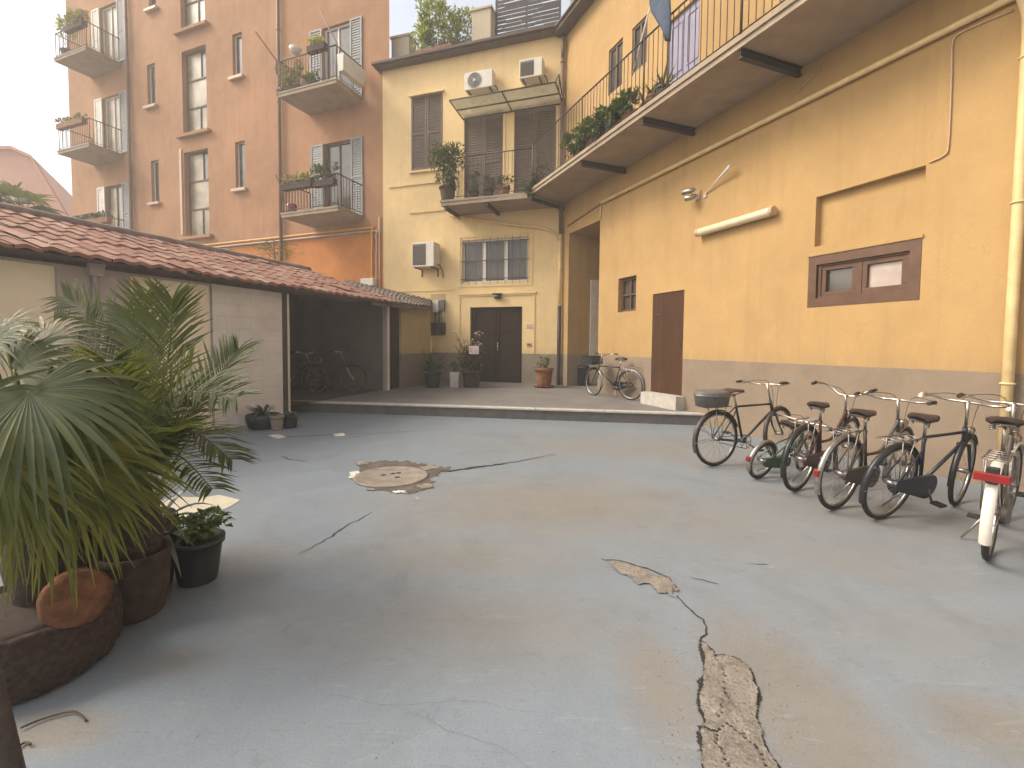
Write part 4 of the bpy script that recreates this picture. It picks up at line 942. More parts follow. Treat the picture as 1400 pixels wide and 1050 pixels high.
# ================================================================== BICYCLES
def rot_axis(pts, p, ax, ang):
    Mx = Matrix.Translation(p) @ Matrix.Rotation(ang, 4, ax) @ Matrix.Translation(-Vector(p))
    return Mx
def bicycle(label, loc, heading, lean=3, steer=0, R=.335, wb=1.07, kind='diamond', paint='black', guard='black', rim='chrome', saddle='leather', bars='swept', barz=1.02, sadz=.90,
            rack=True, chaincase=True, lamp=True, stand=True, reflector=True, name='bicycle', group='bicycles parked in the courtyard', zb=0.0, grips='rubber', guardw=.024, ftyre='rubber'):
    hd = rad(heading)
    root = thing(name, label, 'bicycle', (loc[0], loc[1], zb), (rad(lean), 0, hd), group)
    B = lambda fn, nm, mt, par=root, bv=0.0: P1(fn, nm, mt, par, bv, world=False)
    V = Vector
    k = R/.335
    ra = V((0, 0, R)); fa = V((wb, 0, R)); bb = V((.43*(.5+.5*k), 0, R-.055*k+.0))
    ha = rad(19)                                   # head angle from vertical
    hb = V((wb-.16, 0, R+.29*k)); hdv = V((-math.sin(ha), 0, math.cos(ha)))
    small = R < .26
    htop = hb+hdv*(.14 if not small else .12)
    sdv = (V((.43*(.5+.5*k)-.20*(sadz-.28)/.62, 0, sadz))-bb).normalized() if not small else (V((.40, 0, sadz))-bb).normalized()
    stl = .46 if not small else .26
    st = bb+sdv*stl; sad = bb+sdv*((sadz-.05-bb.z)/sdv.z)
    S = Matrix.Translation(hb) @ Matrix.Rotation(rad(steer), 4, hdv) @ Matrix.Translation(-hb)
    def sm(m):                                     # turn everything steered
        m.v = [S @ v for v in m.v]
    def wheel(c, steered, tyre):
        w = MB(); w.tube([c+V((0, -.045, 0)), c+V((0, .045, 0))], .022, 10)
        for i in range(28):
            a = 2*math.pi*i/28; sd = 1 if i % 2 else -1; a2 = a+(.35 if (i//2) % 2 else -.35)
            w.tube([c+V((.02*math.cos(a2), .035*sd, .02*math.sin(a2))), c+V(((R-.035)*math.cos(a), 0, (R-.035)*math.sin(a)))], .0013, 3, False)
        if steered: sm(w)
        wo = w.build('wheel', 'steel', root, False)
        ty = MB(); ty.torus(c, (0, 1, 0), R-.019, .0195, 44, 8)
        rm = MB(); rm.torus(c, (0, 1, 0), R-.040, .011, 44, 6)
        if steered: sm(ty); sm(rm)
        ty.build('tyre', tyre, wo, False); rm.build('rim', rim, wo, False)
        return wo
    wheel(ra, False, 'rubber'); wheel(fa, True, ftyre)
    f = MB(); r1 = .0155
    if kind == 'diamond':
        f.tube([st, htop-hdv*.03], .0135, 8); f.tube([hb+hdv*.02, bb], r1, 8)
    elif kind == 'step':
        f.tube(curve([htop-hdv*.01, htop+V((-.12, 0, -.16)), bb+V((.20, 0, .20)), bb+sdv*.20], 6), r1, 8)
        f.tube(curve([hb, hb+V((-.12, 0, -.16)), bb+V((.18, 0, .055)), bb], 6), r1, 8)
    else:
        f.tube(curve([hb+hdv*.03, hb+V((-.16, 0, -.12)), bb+V((.10, 0, .10)), bb], 6), .022, 8)
    f.tube([bb, st], .0145, 8); f.tube([hb-hdv*.015, htop+hdv*.015], .019, 10); f.tube([bb-V((0, .04, 0)), bb+V((0, .04, 0))], .023, 10)
    for s in (-1, 1):
        f.tube([ra+V((0, .055*s, 0)), bb+V((-.05, .028*s, 0))], .0085, 6)
        f.tube([ra+V((0, .055*s, 0)), ra.lerp(st, .75)+V((0, .045*s, 0)), st+V((0, .016*s, -.01))], .0075, 6)
    fo = f.build('frame', paint, root, False)
    B(lambda m: m.tube([st, sad+V((0, 0, .02))], .0125, 8), 'seat_post', 'chrome')
    # saddle: shaped shell on two springs
    sa = MB(); prof = [(-.13, .060, -.004), (-.11, .088, .010), (-.06, .098, .018), (0, .080, .012), (.05, .050, .006), (.10, .030, .004), (.145, .019, -.004), (.155, .008, -.012)]
    vs = []; nn = 9
    for x, hw, z in prof:
        for q in range(nn):
            a = math.pi*q/(nn-1); y = -hw*math.cos(a); zz = z+.034*math.sin(a)**.6-.02
            vs.append(sad+V((x, y, .065+zz)))
        
    fs = [(i*nn+q, i*nn+q+1, (i+1)*nn+q+1, (i+1)*nn+q) for i in range(len(prof)-1) for q in range(nn-1)]
    fs += [((i+1)*nn+nn-1, (i+1)*nn, i*nn, i*nn+nn-1)[::-1] for i in range(len(prof)-1)]
    fs += [tuple(range(nn)), tuple((len(prof)-1)*nn+q for q in range(nn))[::-1]]
    sa.add(vs, fs, True); so_ = sa.build('saddle', saddle, root, False)
    B(lambda m: ([m.tube([sad+V((-.09+.004*math.cos(t_)*0, .055*s, .0))+V((.016*math.cos(t_), .016*math.sin(t_), .002*t_)) for t_ in [i*.7 for i in range(28)]], .004, 4) for s in (-1, 1)], [m.tube([sad+V((-.10, .03*s, .03)), sad+V((0, .02*s, .012)), sad+V((.13, .008*s, .045))], .004, 5) for s in (-1, 1)]), 'springs', 'steel', so_)
    # fork
    fk = MB(); cr_ = hb-hdv*.02
    for s in (-1, 1):
        fk.tube(curve([cr_+V((0, .035*s, 0)), cr_.lerp(fa, .55)+V((-.012, .045*s, 0)), fa+V((-.015, .048*s, .03)), fa+V((0, .05*s, 0))], 5), [.012]*6+[.010]*6+[.008]*4, 8)
    fk.tube([cr_-V((0, .045, 0)), cr_+V((0, .045, 0))], .014, 8); sm(fk); fk.build('fork', paint if kind != 'step' else 'steel', root, False)
    # handlebar and stem
    hbm = MB(); top = htop+hdv*max(.05, (barz-.04-htop.z)/hdv.z); fwd = V((.05, 0, 0))
    hbm.tube([htop, top, top+fwd*.9], .012, 8)
    c = top+fwd
    pts = {'swept': [(-.26, .27, .03), (-.14, .285, .035), (-.03, .25, .02), (.02, .14, -.005), (.0, .05, 0), (0, -.05, 0), (.02, -.14, -.005), (-.03, -.25, .02), (-.14, -.285, .035), (-.26, -.27, .03)],
           'flat': [(-.12, .30, .01), (-.06, .28, .012), (-.01, .22, .01), (0, .1, 0), (0, -.1, 0), (-.01, -.22, .01), (-.06, -.28, .012), (-.12, -.30, .01)],
           'high': [(-.24, .26, .10), (-.12, .27, .11), (-.02, .23, .10), (.02, .16, .06), (.0, .07, .0), (0, -.07, 0), (.02, -.16, .06), (-.02, -.23, .10), (-.12, -.27, .11), (-.24, -.26, .10)]}[bars]
    cp_ = [c+V(p) for p in pts]; cv = curve(cp_, 5); hbm.tube(cv, .011, 8)
    for e, e2 in ((1, 2), (-2, -3)):               # brake levers
        a = cp_[e].lerp(cp_[e2], .55); d = (cp_[e]-cp_[e2]).normalized()
        hbm.tube([a, a+V((.03, 0, -.015)), a+d*.11+V((.035, 0, -.03))], .005, 5)
    sm(hbm); hbo = hbm.build('handlebar', 'chrome', root, False)
    for e, e2 in ((0, 1), (-1, -2)):
        g = MB(); g.tube([cp_[e]+(cp_[e]-cp_[e2])*.06, cp_[e].lerp(cp_[e2], .95)], .0165, 8); sm(g); g.build('grip', grips, hbo, False)
    cb = MB(); cb.tube(curve([cp_[1]+V((.06, 0, -.01)), c+V((.14, .08, .02)), hb+V((.06, .02, .05)), hb+V((-.04, .02, -.03))], 6), .0028, 4, False)
    cb.tube(curve([cp_[-2]+V((.06, 0, -.01)), c+V((.15, -.05, .01)), hb+V((.05, -.02, .04)), fa+V((-.06, -.03, .30*k))], 6), .0028, 4, False)
    sm(cb); cb.build('brake_cable', 'rubber', hbo, False)
    # mudguards
    def guardmesh(cn, a0, a1, w):
        m = MB(); n = 22; Rg = R+.018; vs = []
        for i in range(n):
            a = a0+(a1-a0)*i/(n-1)
            for y, dr in ((-w, -.012), (-w*.6, .003), (0, .008), (w*.6, .003), (w, -.012)):
                vs.append(cn+V(((Rg+dr)*math.cos(a), y, (Rg+dr)*math.sin(a))))
        m.add(vs, [(i*5+q, i*5+q+1, (i+1)*5+q+1, (i+1)*5+q) for i in range(n-1) for q in range(4)], True); return m
    if guard:
        g1 = guardmesh(ra, rad(20), rad(205), guardw); mg = g1.build('mudguard', guard, root, False)
        B(lambda m: [m.tube([ra+V((0, .05*s, 0)), ra+V(((R+.015)*math.cos(rad(a)), .022*s, (R+.015)*math.sin(rad(a))))], .0026, 4) for s in (-1, 1) for a in (150, 185)], 'stay', 'steel', mg)
        g2 = guardmesh(fa, rad(35), rad(195), guardw); sm(g2); g2.build('mudguard', guard, root, False)
        if reflector:
            a = rad(178); B(lambda m: m.box(ra+V((-(R+.05), -.02, .02)), ra+V((-(R+.026), .02, .075))), 'reflector', 'red', mg, .004)
    # cranks, pedals, chain
    ck = MB(); ca = rnd(0, 6.28)
    ck.torus(bb+V((0, -.05, 0)), (0, 1, 0), .085*k, .005, 24, 5)
    for i in range(5):
        a = i*1.257; ck.tube([bb+V((0, -.05, 0)), bb+V((.085*k*math.cos(a), -.05, .085*k*math.sin(a)))], .006, 4)
    pe = []
    for s in (-1, 1):
        e = bb+V((.165*k*math.cos(ca)*s, -.075*(-s) if False else .075*s, .165*k*math.sin(ca)*s)); ck.tube([bb+V((0, .055*s, 0)), e], .010, 6); pe.append(e+V((0, .05*s, 0)))
    co = ck.build('crank', 'steel', root, False)
    for e in pe: B(lambda m: (m.box(e-V((.045, .042, .010)), e+V((.045, .042, .010)))), 'pedal', 'rubber', co, .003)
    if chaincase:
        m = MB(); n = 14
        out = [bb+V((.11*k*math.cos(a), 0, .11*k*math.sin(a))) for a in [rad(-100+200*i/n) for i in range(n+1)]]+[ra+V((.05*math.cos(a), 0, .05*math.sin(a))) for a in [rad(95+170*i/n) for i in range(n+1)]]
        vs = [p+V((0, -.040, 0)) for p in out]+[p+V((0, -.066, 0)) for p in out]; q = len(out)
        m.add(vs, [tuple(range(q)), tuple(range(2*q-1, q-1, -1))]+[(i, q+i, q+(i+1) % q, (i+1) % q) for i in range(q)]); m.build('chain_guard', paint, root, False)
    else:
        B(lambda m: (m.tube([bb+V((0, -.05, .085*k)), ra+V((0, -.05, .035))], .004, 4), m.tube([bb+V((0, -.05, -.085*k)), ra+V((0, -.05, -.035))], .004, 4)), 'chain', 'rubber')
    if rack:
        z = 2*R+.06
        B(lambda m: ([m.tube([V((.16, .055*s, z+.005)), V((-.22, .06*s, z)), V((-.24, .03*s, z))], .0055, 5) for s in (-1, 1)], [m.tube([V((x, -.06, z)), V((x, .06, z))], .004, 5) for x in (-.24, -.14, -.04, .06, .15)], [m.tube([ra+V((0, .06*s, 0)), V((-.10, .06*s, z))], .0045, 5) for s in (-1, 1)], [m.tube([ra+V((0, .06*s, 0)), V((.06, .06*s, z))], .0045, 5) for s in (-1, 1)]), 'rack', 'steel')
    if stand:
        B(lambda m: (m.tube([bb+V((-.05, .03, -.02)), V((bb.x-.12, .17, .012+.17*math.tan(rad(lean))*-1))], .008, 6),), 'kickstand', 'steel')
    if lamp:
        m = MB(); p = hb+V((.09, 0, .10)); m.tube([hb+V((.02, 0, .05)), p], .006, 5); m.tube([p+V((-.03, 0, 0)), p+V((.0, 0, 0)), p+V((.045, 0, 0))], [.014, .034, .038], 12); sm(m); m.build('headlight', 'chrome', root, False)
    return root
def gp(px, py): p = ground(px, py); return (p.x, p.y)
b1 = bicycle('black diamond framed bicycle with grey box on its rear rack, farthest in the row', gp(977, 637), 21, 2, 12, paint='black', guard='brownbike', saddle='brownleather', chaincase=False, reflector=False, lamp=False, barz=1.02)
b2 = bicycle('small green bicycle with low saddle and tiny wheels between two larger bicycles', gp(1036, 654), 27, 12, 10, R=.215, wb=.80, kind='fold', paint='greenframe', guard='steel', rim='chrome', bars='flat', barz=.66, sadz=.60, chaincase=True, lamp=False, rack=False)
b3 = bicycle('maroon step through bicycle with sprung black saddle beside the small green bicycle', gp(1088, 671), 33, 6, 4, kind='step', paint='maroon', guard='black', bars='high', barz=.98, sadz=.86, reflector=False)
b4 = bicycle('dark bicycle with silvery mudguard and wide straight handlebar, third from right in the row', gp(1141, 696), 27, 6, 8, kind='step', paint='brownbike', guard='steel', bars='swept', barz=1.0, sadz=.86)
b5 = bicycle('dark navy bicycle leaning over with pale grips, second from right in the row', gp(1203, 709), 21, 11, 14, kind='diamond', paint='navy', guard='black', bars='swept', barz=1.04, sadz=.88, grips='whiteguard', reflector=False)
b6 = bicycle('bicycle with white rear mudguard and wide red reflector at the right edge', gp(1350, 764), 39, 2, -6, kind='step', paint='brownbike', guard='whiteguard', bars='swept', barz=1.06, sadz=.93, guardw=.030, reflector=False)
# wide red reflector of the white guarded one
P1(lambda m: m.box((-.33, -.085, .60), (-.30, .085, .655)), 'rear_reflector', 'red', b6, .006, False)
P1(lambda m: m.box((-.295, -.03, .58), (-.25, .03, .69)), 'rack_end', 'black', b6, .006, False)
# box on the rear rack of the first bicycle
q = thing('bike_box', 'grey rounded box strapped on the rear rack of the farthest bicycle in the row', 'box', (0, 0, 0))
q.matrix_basis = b1.matrix_basis @ Matrix.Translation(Vector((-.10, 0, .735)))
P1(lambda m: m.lathe((0, 0, 0), [(.12, 0), (.15, .01), (.165, .14), (.17, .15), (.16, .18), (.12, .195)], 20, 1.45, .92), 'shell', 'acgrille', q, 0, False)
P1(lambda m: m.lathe((0, 0, .138), [(.170, 0), (.174, .006), (.170, .012)], 20, 1.45, .92, cap=False), 'rim', 'steel', q, 0, False)
# bicycle on the pavement in front of the passage
fp = ground(862, 547, .24); zz = zplat(fp)
fp = ground(862, 547, zz)
b7 = bicycle('black bicycle with crate on its front standing on the raised pavement by the passage', (fp.x, fp.y), 128, -3, -14, kind='diamond', paint='black', guard='steel', bars='swept', barz=1.03, zb=zz, lamp=False, reflector=False)
q = thing('bike_crate', 'black crate fixed on the front of the pavement bicycle', 'crate', (0, 0, 0))
q.matrix_basis = b7.matrix_basis @ Matrix.Translation(Vector((1.12, -.02, .76)))
cm = MB(); frame = [(-.17, -.2), (.17, -.2), (.17, .2), (-.17, .2)]
cm.box((-.17, -.2, 0), (.17, .2, .01))
for z in (.012, .075, .14):
    for (xa, ya, xb, yb) in ((-.17, -.2, .17, -.19), (-.17, .19, .17, .2), (-.17, -.19, -.16, .19), (.16, -.19, .17, .19)): cm.box((xa, ya, z), (xb, yb, z+.05))
cm.build('basket', 'darkpot', q, 0, False)
# bicycles inside the garage bay, rims darkened to carry its shade
for lab, u, o, hdg, kd_, pt in (('dark bicycle deep in the shadow of the open garage bay', 2.5, -1.7, 60, 'diamond', 'black'), ('dark bicycle nearest the end wall of the open garage bay', 3.7, -1.6, 15, 'step', 'brownbike'), ('dark bicycle at the back wall of the open garage bay', 2.9, -2.0, 70, 'step', 'black')):
    p = PD.pt(u, 0, o)
    bicycle(lab, (p.x, p.y), hdg-20, 4, 15, kind=kd_, paint=pt, guard='black', zb=zplat((p.x, p.y)) if (Vector((p.x, p.y))-KL).dot(kn) > 0.1 else 0.0, group='bicycles in the garage bay', lamp=False, rim='acgrille')

# ================================================================== FLOOR DETAILS
def jline(pts, step=.05, amp=.012):
    pts = [Vector(p) for p in pts]; out = []
    for a, b in zip(pts, pts[1:]):
        n = max(2, int((b-a).length/step))
        d = (b-a).normalized(); s = Vector((-d.y, d.x, 0))
        for i in range(n): out.append(a.lerp(b, i/n)+s*rnd(-amp, amp)*(0 if i == 0 else 1))
    return out+[pts[-1]]
def crack(pxs, w=.008, z=.004, amp=.012, name='floor_crack'):
    pts = jline([ground(*p) for p in pxs], .05, amp); m = MB(); n = len(pts)
    for i in range(n-1):
        a, b = pts[i], pts[i+1]; d = (b-a).normalized(); s = Vector((-d.y, d.x, 0))
        wa = w*(.35+.65*math.sin(math.pi*min(1, i/n+.12)))*rnd(.6, 1.3); wb_ = w*(.35+.65*math.sin(math.pi*min(1, (i+1)/n)))*rnd(.6, 1.3)
        m.add([a-s*wa*.5, a+s*wa*.5, b+s*wb_*.5, b-s*wb_*.5], [(0, 3, 2, 1)])
    for v in m.v: v.z = z
    return strct(m.build(name, 'crack'))
def blob(pxs, mat, z, name, jit=.015, sub=5, th=0.0, rough=.0, kindstruct=True):
    ring = jline([ground(*p) for p in pxs+[pxs[0]]], .06, jit)[:-1]; n = len(ring)
    c = sum(ring, Vector())/n; vs = []; fs = []
    for k in range(sub):
        f = 1-k/sub
        for p in ring:
            q = c.lerp(p, f); dz = 0 if k == 0 else th*min(1, k/1.5)+rough*noise.noise(q*14)+rough*.6*noise.noise(q*40)
            vs.append(Vector((q.x, q.y, z+max(0, dz))))
    vs.append(Vector((c.x, c.y, z+th)))
    for k in range(sub-1):
        for i in range(n): fs.append((k*n+i, k*n+(i+1) % n, (k+1)*n+(i+1) % n, (k+1)*n+i))
    fs += [((sub-1)*n+i, (sub-1)*n+(i+1) % n, len(vs)-1) for i in range(n)]
    m = MB(); m.add(vs, fs, False); o = m.build(name, mat)
    return strct(o) if kindstruct else o
def inside(p, ring):
    c = False; n = len(ring)
    for i in range(n):
        a, b = ring[i], ring[i-1]
        if (a.y > p.y) != (b.y > p.y) and p.x < (b.x-a.x)*(p.y-a.y)/(b.y-a.y)+a.x: c = not c
    return c
def rubble(pxs, mat, cell=.013, h=.016, name='broken_concrete', jit=.012, z0=.004, cuts=()):
    # crumbled surface: a fine grid clipped to a ragged outline, heights from ridged noise, sunk along its cracks
    ring = jline([ground(*p) for p in pxs+[pxs[0]]], .04, jit)[:-1]
    cl = [jline([ground(*p) for p in c], .03, .01) for c in cuts]; cpts = [p for c in cl for p in c]
    x0, x1 = min(p.x for p in ring), max(p.x for p in ring); y0, y1 = min(p.y for p in ring), max(p.y for p in ring)
    nx, ny = int((x1-x0)/cell)+1, int((y1-y0)/cell)+1; m = MB(); idx = {}; vs = []; fs = []
    def vert(i, j):
        if (i, j) not in idx:
            r = random.Random(i*7919+j*104729); x, y = x0+(i+r.uniform(-.42, .42))*cell, y0+(j+r.uniform(-.42, .42))*cell; p = Vector((x, y, 0))
            f = .5+.5*noise.noise(p*9); g = abs(noise.noise(p*23+Vector((3, 1, 0)))); k = abs(noise.noise(p*55))
            z = z0+h*(.75*f+.2*g+.2*k)
            if cpts:
                dd = min((q.x-x)**2+(q.y-y)**2 for q in cpts)**.5; z -= .02*max(0, 1-dd/.011)
            idx[(i, j)] = len(vs); vs.append((x, y, max(z, .0015)))
        return idx[(i, j)]
    for i in range(nx):
        for j in range(ny):
            if inside(Vector((x0+(i+.5)*cell, y0+(j+.5)*cell, 0)), ring): fs.append((vert(i, j), vert(i+1, j), vert(i+1, j+1), vert(i, j+1)))
    m.add(vs, fs, False); return strct(m.build(name, mat))
cuts = [[(978, 898), (986, 910), (992, 925), (990, 942), (996, 955), (988, 968), (982, 980)], [(955, 998), (964, 995), (972, 999), (984, 998), (994, 990), (1006, 999), (1018, 1004)], [(976, 1000), (980, 1012), (987, 1024), (992, 1040), (1000, 1058)], [(1018, 1004), (1026, 1016), (1036, 1024), (1044, 1040), (1056, 1056)]]
bed = [(958, 876), (969, 884), (978, 896), (996, 897), (1012, 902), (1026, 914), (1039, 945), (1036, 986), (1046, 1016), (1076, 1064), (960, 1064), (952, 1001), (953, 994), (962, 988), (953, 950), (960, 906), (955, 888)]
rubble(bed, 'crack', .006, .001, 'crack_bed', .012, .0025)
rubble([(959, 880), (968, 886), (978, 898), (996, 899), (1010, 905), (1024, 916), (1036, 945), (1033, 985), (1042, 1016), (1070, 1062), (964, 1062), (956, 1000), (966, 988), (957, 950), (964, 906)], 'rubble', .006, .013, cuts=cuts, jit=.010)
rubble([(826, 766), (846, 768), (866, 775), (880, 778), (898, 788), (915, 791), (922, 800), (930, 808), (920, 806), (924, 818), (912, 811), (900, 812), (890, 800), (874, 801), (862, 790), (848, 786), (836, 775)], 'rubble', .009, .009, jit=.03)
crack([(822, 764), (828, 766), (850, 767.5), (885, 777.5), (915, 790), (928, 806)], .012, .003)
crack([(925, 815), (945, 835), (962, 848), (966, 858)], .010)
crack([(966, 858), (966, 868), (957, 878)], .010)
crack([(942, 789), (960, 793), (982, 799)], .006)
crack([(610, 645), (650, 640), (690, 634), (760, 621)], .02, amp=.02)
crack([(408, 758), (440, 742), (470, 722), (508, 700)], .010, amp=.02)
crack([(384, 624), (398, 629), (420, 631)], .02)
crack([(470, 600), (520, 592), (560, 590), (620, 586)], .012)
crack([(360, 598), (400, 597), (470, 594), (510, 592)], .02, amp=.02)
crack([(560, 975), (610, 1000), (680, 1020), (720, 1050)], .0009)
crack([(1020, 771), (1050, 772)], .006); crack([(450, 950), (540, 965), (640, 960), (740, 975)], .0009)
blob([(366, 596), (378, 594), (392, 597), (380, 600)], 'limewhite', .004, 'lime_patch', .01); blob([(455, 594), (470, 592), (472, 596), (460, 597)], 'limewhite', .004, 'lime_patch', .01)
blob([(212, 690), (240, 678), (270, 680), (300, 677), (328, 684), (316, 692), (290, 702), (260, 706), (232, 712), (215, 704)], 'creampatch', .004, 'paint_spill', .025, 4)
# loose grit and crumbs over the floor
gm = MB()
for i in range(620):
    k = rnd(0, 1)
    if k < .45: p = ground(rnd(900, 1100), rnd(860, 1045))
    elif k < .6: p = ground(rnd(810, 960), rnd(755, 850))
    elif k < .75: p = ground(rnd(470, 640), rnd(625, 690))
    else: p = ground(rnd(180, 1400), rnd(600, 1045))
    s_ = rnd(.0015, .0055)*(1 if k < .6 else .8); a = rnd(0, 6.28); ring = [p+Vector((s_*math.cos(a+t_)*rnd(.6, 1.2), s_*math.sin(a+t_)*rnd(.6, 1.2), 0)) for t_ in (0, 1.5, 3.1, 4.7)]
    gm.add([v+Vector((0, 0, .001)) for v in ring]+[p+Vector((0, 0, s_*rnd(.6, 1.1)))], [(0, 1, 4), (1, 2, 4), (2, 3, 4), (3, 0, 4)])
gr_ = gm.build('floor_grit', 'rubble'); tag(gr_, 'loose crumbs of concrete scattered over the courtyard floor', 'grit', kind='stuff')
# manhole
mc = ground(535, 652); q = thing('manhole_cover', 'round cement manhole cover with four dark holes in a broken patch of floor', 'manhole cover', (mc.x, mc.y, 0))
P1(lambda m: m.lathe((mc.x, mc.y, 0), [(.40, .004), (.40, .012), (.385, .016), (.36, .014), (.355, .011), (.05, .012)], 40), 'cover', 'cover', q)
for px, py in ((524, 651), (537, 649), (545, 648), (543, 654)):
    p = ground(px, py); P1(lambda m: m.lathe((p.x, p.y, 0), [(.030, .0135), (.028, .0145)], 12), 'hole', 'dark', q)
rubble([(486, 648), (492, 634), (520, 630), (560, 631), (585, 637), (618, 640), (600, 648), (588, 655), (592, 666), (570, 674), (535, 674), (500, 668), (482, 658)], 'rubble_dark', .022, .008, 'broken_floor_patch', .05, .002)
for pts in ([(487, 634), (500, 631), (505, 635), (490, 637)], [(575, 639), (592, 637), (598, 641), (580, 644)], [(568, 664), (588, 662), (594, 667), (575, 670)], [(535, 672), (552, 671), (555, 675), (540, 675)], [(500, 668), (512, 669), (510, 672), (498, 671)], [(478, 648), (490, 645), (488, 654), (480, 655)], [(565, 682), (574, 681), (572, 684)]):
    rubble(pts, 'limewhite' if rnd(0, 1) < .5 else 'rubble', .02, .008, 'lime_patch', .03, .006)
crack([(600, 646), (625, 643), (660, 638), (690, 634)], .05, .0045, .02)
# twigs on the floor
def twig(label, pxs, r):
    p = ground(*pxs[0]); q = thing('twig', label, 'twig', (p.x, p.y, 0))
    P1(lambda m: m.tube(curve([ground(*x)+Vector((0, 0, r+rnd(0, .01))) for x in pxs], 5), r, 5), 'stick', 'stem', q)
twig('bent dark twig lying on the floor before the big rough pot', [(28, 1000), (60, 986), (100, 977), (118, 988)], .004)
twig('short dark twig near the bottom left corner of the floor', [(24, 1026), (34, 1018), (42, 1022)], .004)
# ================================================================== PLANTS
def rv(): return Vector((rnd(-1, 1), rnd(-1, 1), rnd(-1, 1)))
def bush(m, c, rx, ry, rz, n, L, w, ncl=9, up=.35, spread=.55, stems=None):
    c = Vector(c); cl = []
    for i in range(ncl):
        v = rv()
        while v.length > 1: v = rv()
        cl.append((c+Vector((v.x*rx*.75, v.y*ry*.75, v.z*rz*.75)), rnd(.35, 1.0)))
    for i in range(n):
        p0, s = random.choice(cl); v = rv()
        while v.length > 1: v = rv()
        p = p0+Vector((v.x*rx, v.y*ry, v.z*rz))*spread*s
        d = (p-c).normalized()*.6+rv()*.7+Vector((0, 0, up))
        m.leaf(p, d, Vector((0, 0, 1))+rv()*.6, L*rnd(.6, 1.25), w*rnd(.7, 1.2), rnd(.05, .4))
    if stems is not None:
        for p0, s in cl: stems.tube(curve([stems_base, stems_base.lerp(p0, .5)+rv()*rx*.15, p0], 3), .004, 4, False)
stems_base = Vector()
def pot(parent, c, r0, r1, h, mat, name='pot', lip=True, sx=1, sy=1, jit=0.0):
    prof = [(r0*.96, 0), (r0, .01)] + [(r0+(r1-r0)*t, h*t) for t in (.3, .6, .85)]
    prof += ([(r1, h*.86), (r1*1.07, h*.865), (r1*1.08, h), (r1*.98, h), (r1*.94, h*.93)] if lip else [(r1, h), (r1*.93, h), (r1*.9, h*.93)])
    o = P1(lambda m: m.lathe(c, prof, 28, sx, sy, jit), name, mat, parent)
    P1(lambda m: m.lathe(Vector(c)+Vector((0, 0, h*.9)), [(r1*.95, 0), (r1*.5, .012), (.01, .016)], 20, sx, sy), 'soil', 'soil', parent)
    return o
def strap(m, p, az, L, w, rise, droop, fold=.35, n=9, twist=0):
    d = Vector((math.cos(az), math.sin(az), 0)); sd = Vector((-d.y, d.x, 0)); ct, ws = [], []
    for i in range(n):
        t = i/(n-1); ct.append(Vector(p)+d*L*t*(1-.12*t)+Vector((0, 0, rise*t-droop*t*t))); ws.append(w*(.55+.9*t if t < .3 else 1.0*(1-((t-.3)/.7)**1.6)+.02)*.5*1.6)
    m.strip(ct, sd, ws, fold)
def strap_plant(m, p, n, L, w, rise=(.3, .9), droop=(.1, .6), spread=6.283):
    for i in range(n):
        l = L*rnd(.65, 1.15); strap(m, p+Vector((rnd(-.03, .03), rnd(-.03, .03), 0)), rnd(0, spread), l*rnd(.4, .9), w*rnd(.8, 1.2), l*rnd(*rise), l*rnd(*droop))

def fan_leaf(m, hub, tip, nrm, spread=120, nseg=34, droop=.18, split=.45, wk=1.0, cup=.0):
    hub, tip = Vector(hub), Vector(tip); ax = tip-hub; R = ax.length; ax.normalize()
    nrm = Vector(nrm); nrm = (nrm-ax*nrm.dot(ax)).normalized(); st = 2*rad(spread)/(nseg-1)
    for i in range(nseg):
        a = -rad(spread)+st*i; d = Matrix.Rotation(a, 3, nrm) @ ax; sd = nrm.cross(d)
        Rl = R*(1-.28*(abs(a)/rad(180))**1.5)*rnd(.82, 1.10); dr = droop*rnd(.55, 1.6); ct, ws, ups, sds = [], [], [], []
        bendside = rnd(-.05, .05)
        for k in range(9):
            t = k/8; p = hub+d*Rl*t*(1-.25*dr*t*t)+nrm*(cup*R*t*(1-t))+sd*bendside*R*t**3
            p.z -= dr*R*max(0, t-.30)**1.8*1.9
            ct.append(p)
            w = Rl*st*.5*t*1.06 if t < split else Rl*st*.5*split*1.06*(1-((t-split)/(1-split))**1.5)
            ws.append(max(.0012, w)*wk); ups.append(nrm*(1 if i % 2 else 1))
        m.strip(ct, sd, ws, .42, nrm)
def frond(ml, mr, base, mid, tip, n=34, LL=.24, lw=.008, flat=None, vlift=.35, start=.16):
    c = curve([base, mid, tip], 14); N_ = len(c)
    mr.tube(c, [.008*(1-.8*i/N_) for i in range(N_)], 5)
    for i in range(n):
        t = start+(1-start)*i/(n-1); q = t*(N_-1); k = min(int(q), N_-2); p = c[k].lerp(c[k+1], q-k); d = (c[k+1]-c[k]).normalized()
        if flat is None: s0 = d.cross(Vector((0, 0, 1)))
        else: s0 = d.cross(flat)
        s0.normalize(); up = s0.cross(d)
        if flat is not None and up.dot(flat) < 0: pass
        L = LL*(.55+.9*math.sin(math.pi*min(.95, t*.85+.08)))*rnd(.85, 1.1)*(.8)
        for s in (-1, 1):
            fw = .55+.75*t; dd = (s0*s+d*fw+up*vlift*rnd(.3, 1.3)+rv()*.10).normalized()
            e = p+dd*L; e.z -= L*rnd(.02, .16); md = p+dd*L*.5+Vector((0, 0, L*.02))
            sd = dd.cross(up).normalized()
            m = ml; m.strip([p, p.lerp(md, .5), md, md.lerp(e, .55), e], sd, [lw*.4, lw, lw, lw*.7, .0008], .5, sd.cross(dd))
def onplat(px, py):
    z = .26
    for _ in range(4): p = ground(px, py, z); z = zplat(p)
    return Vector((p.x, p.y, z))

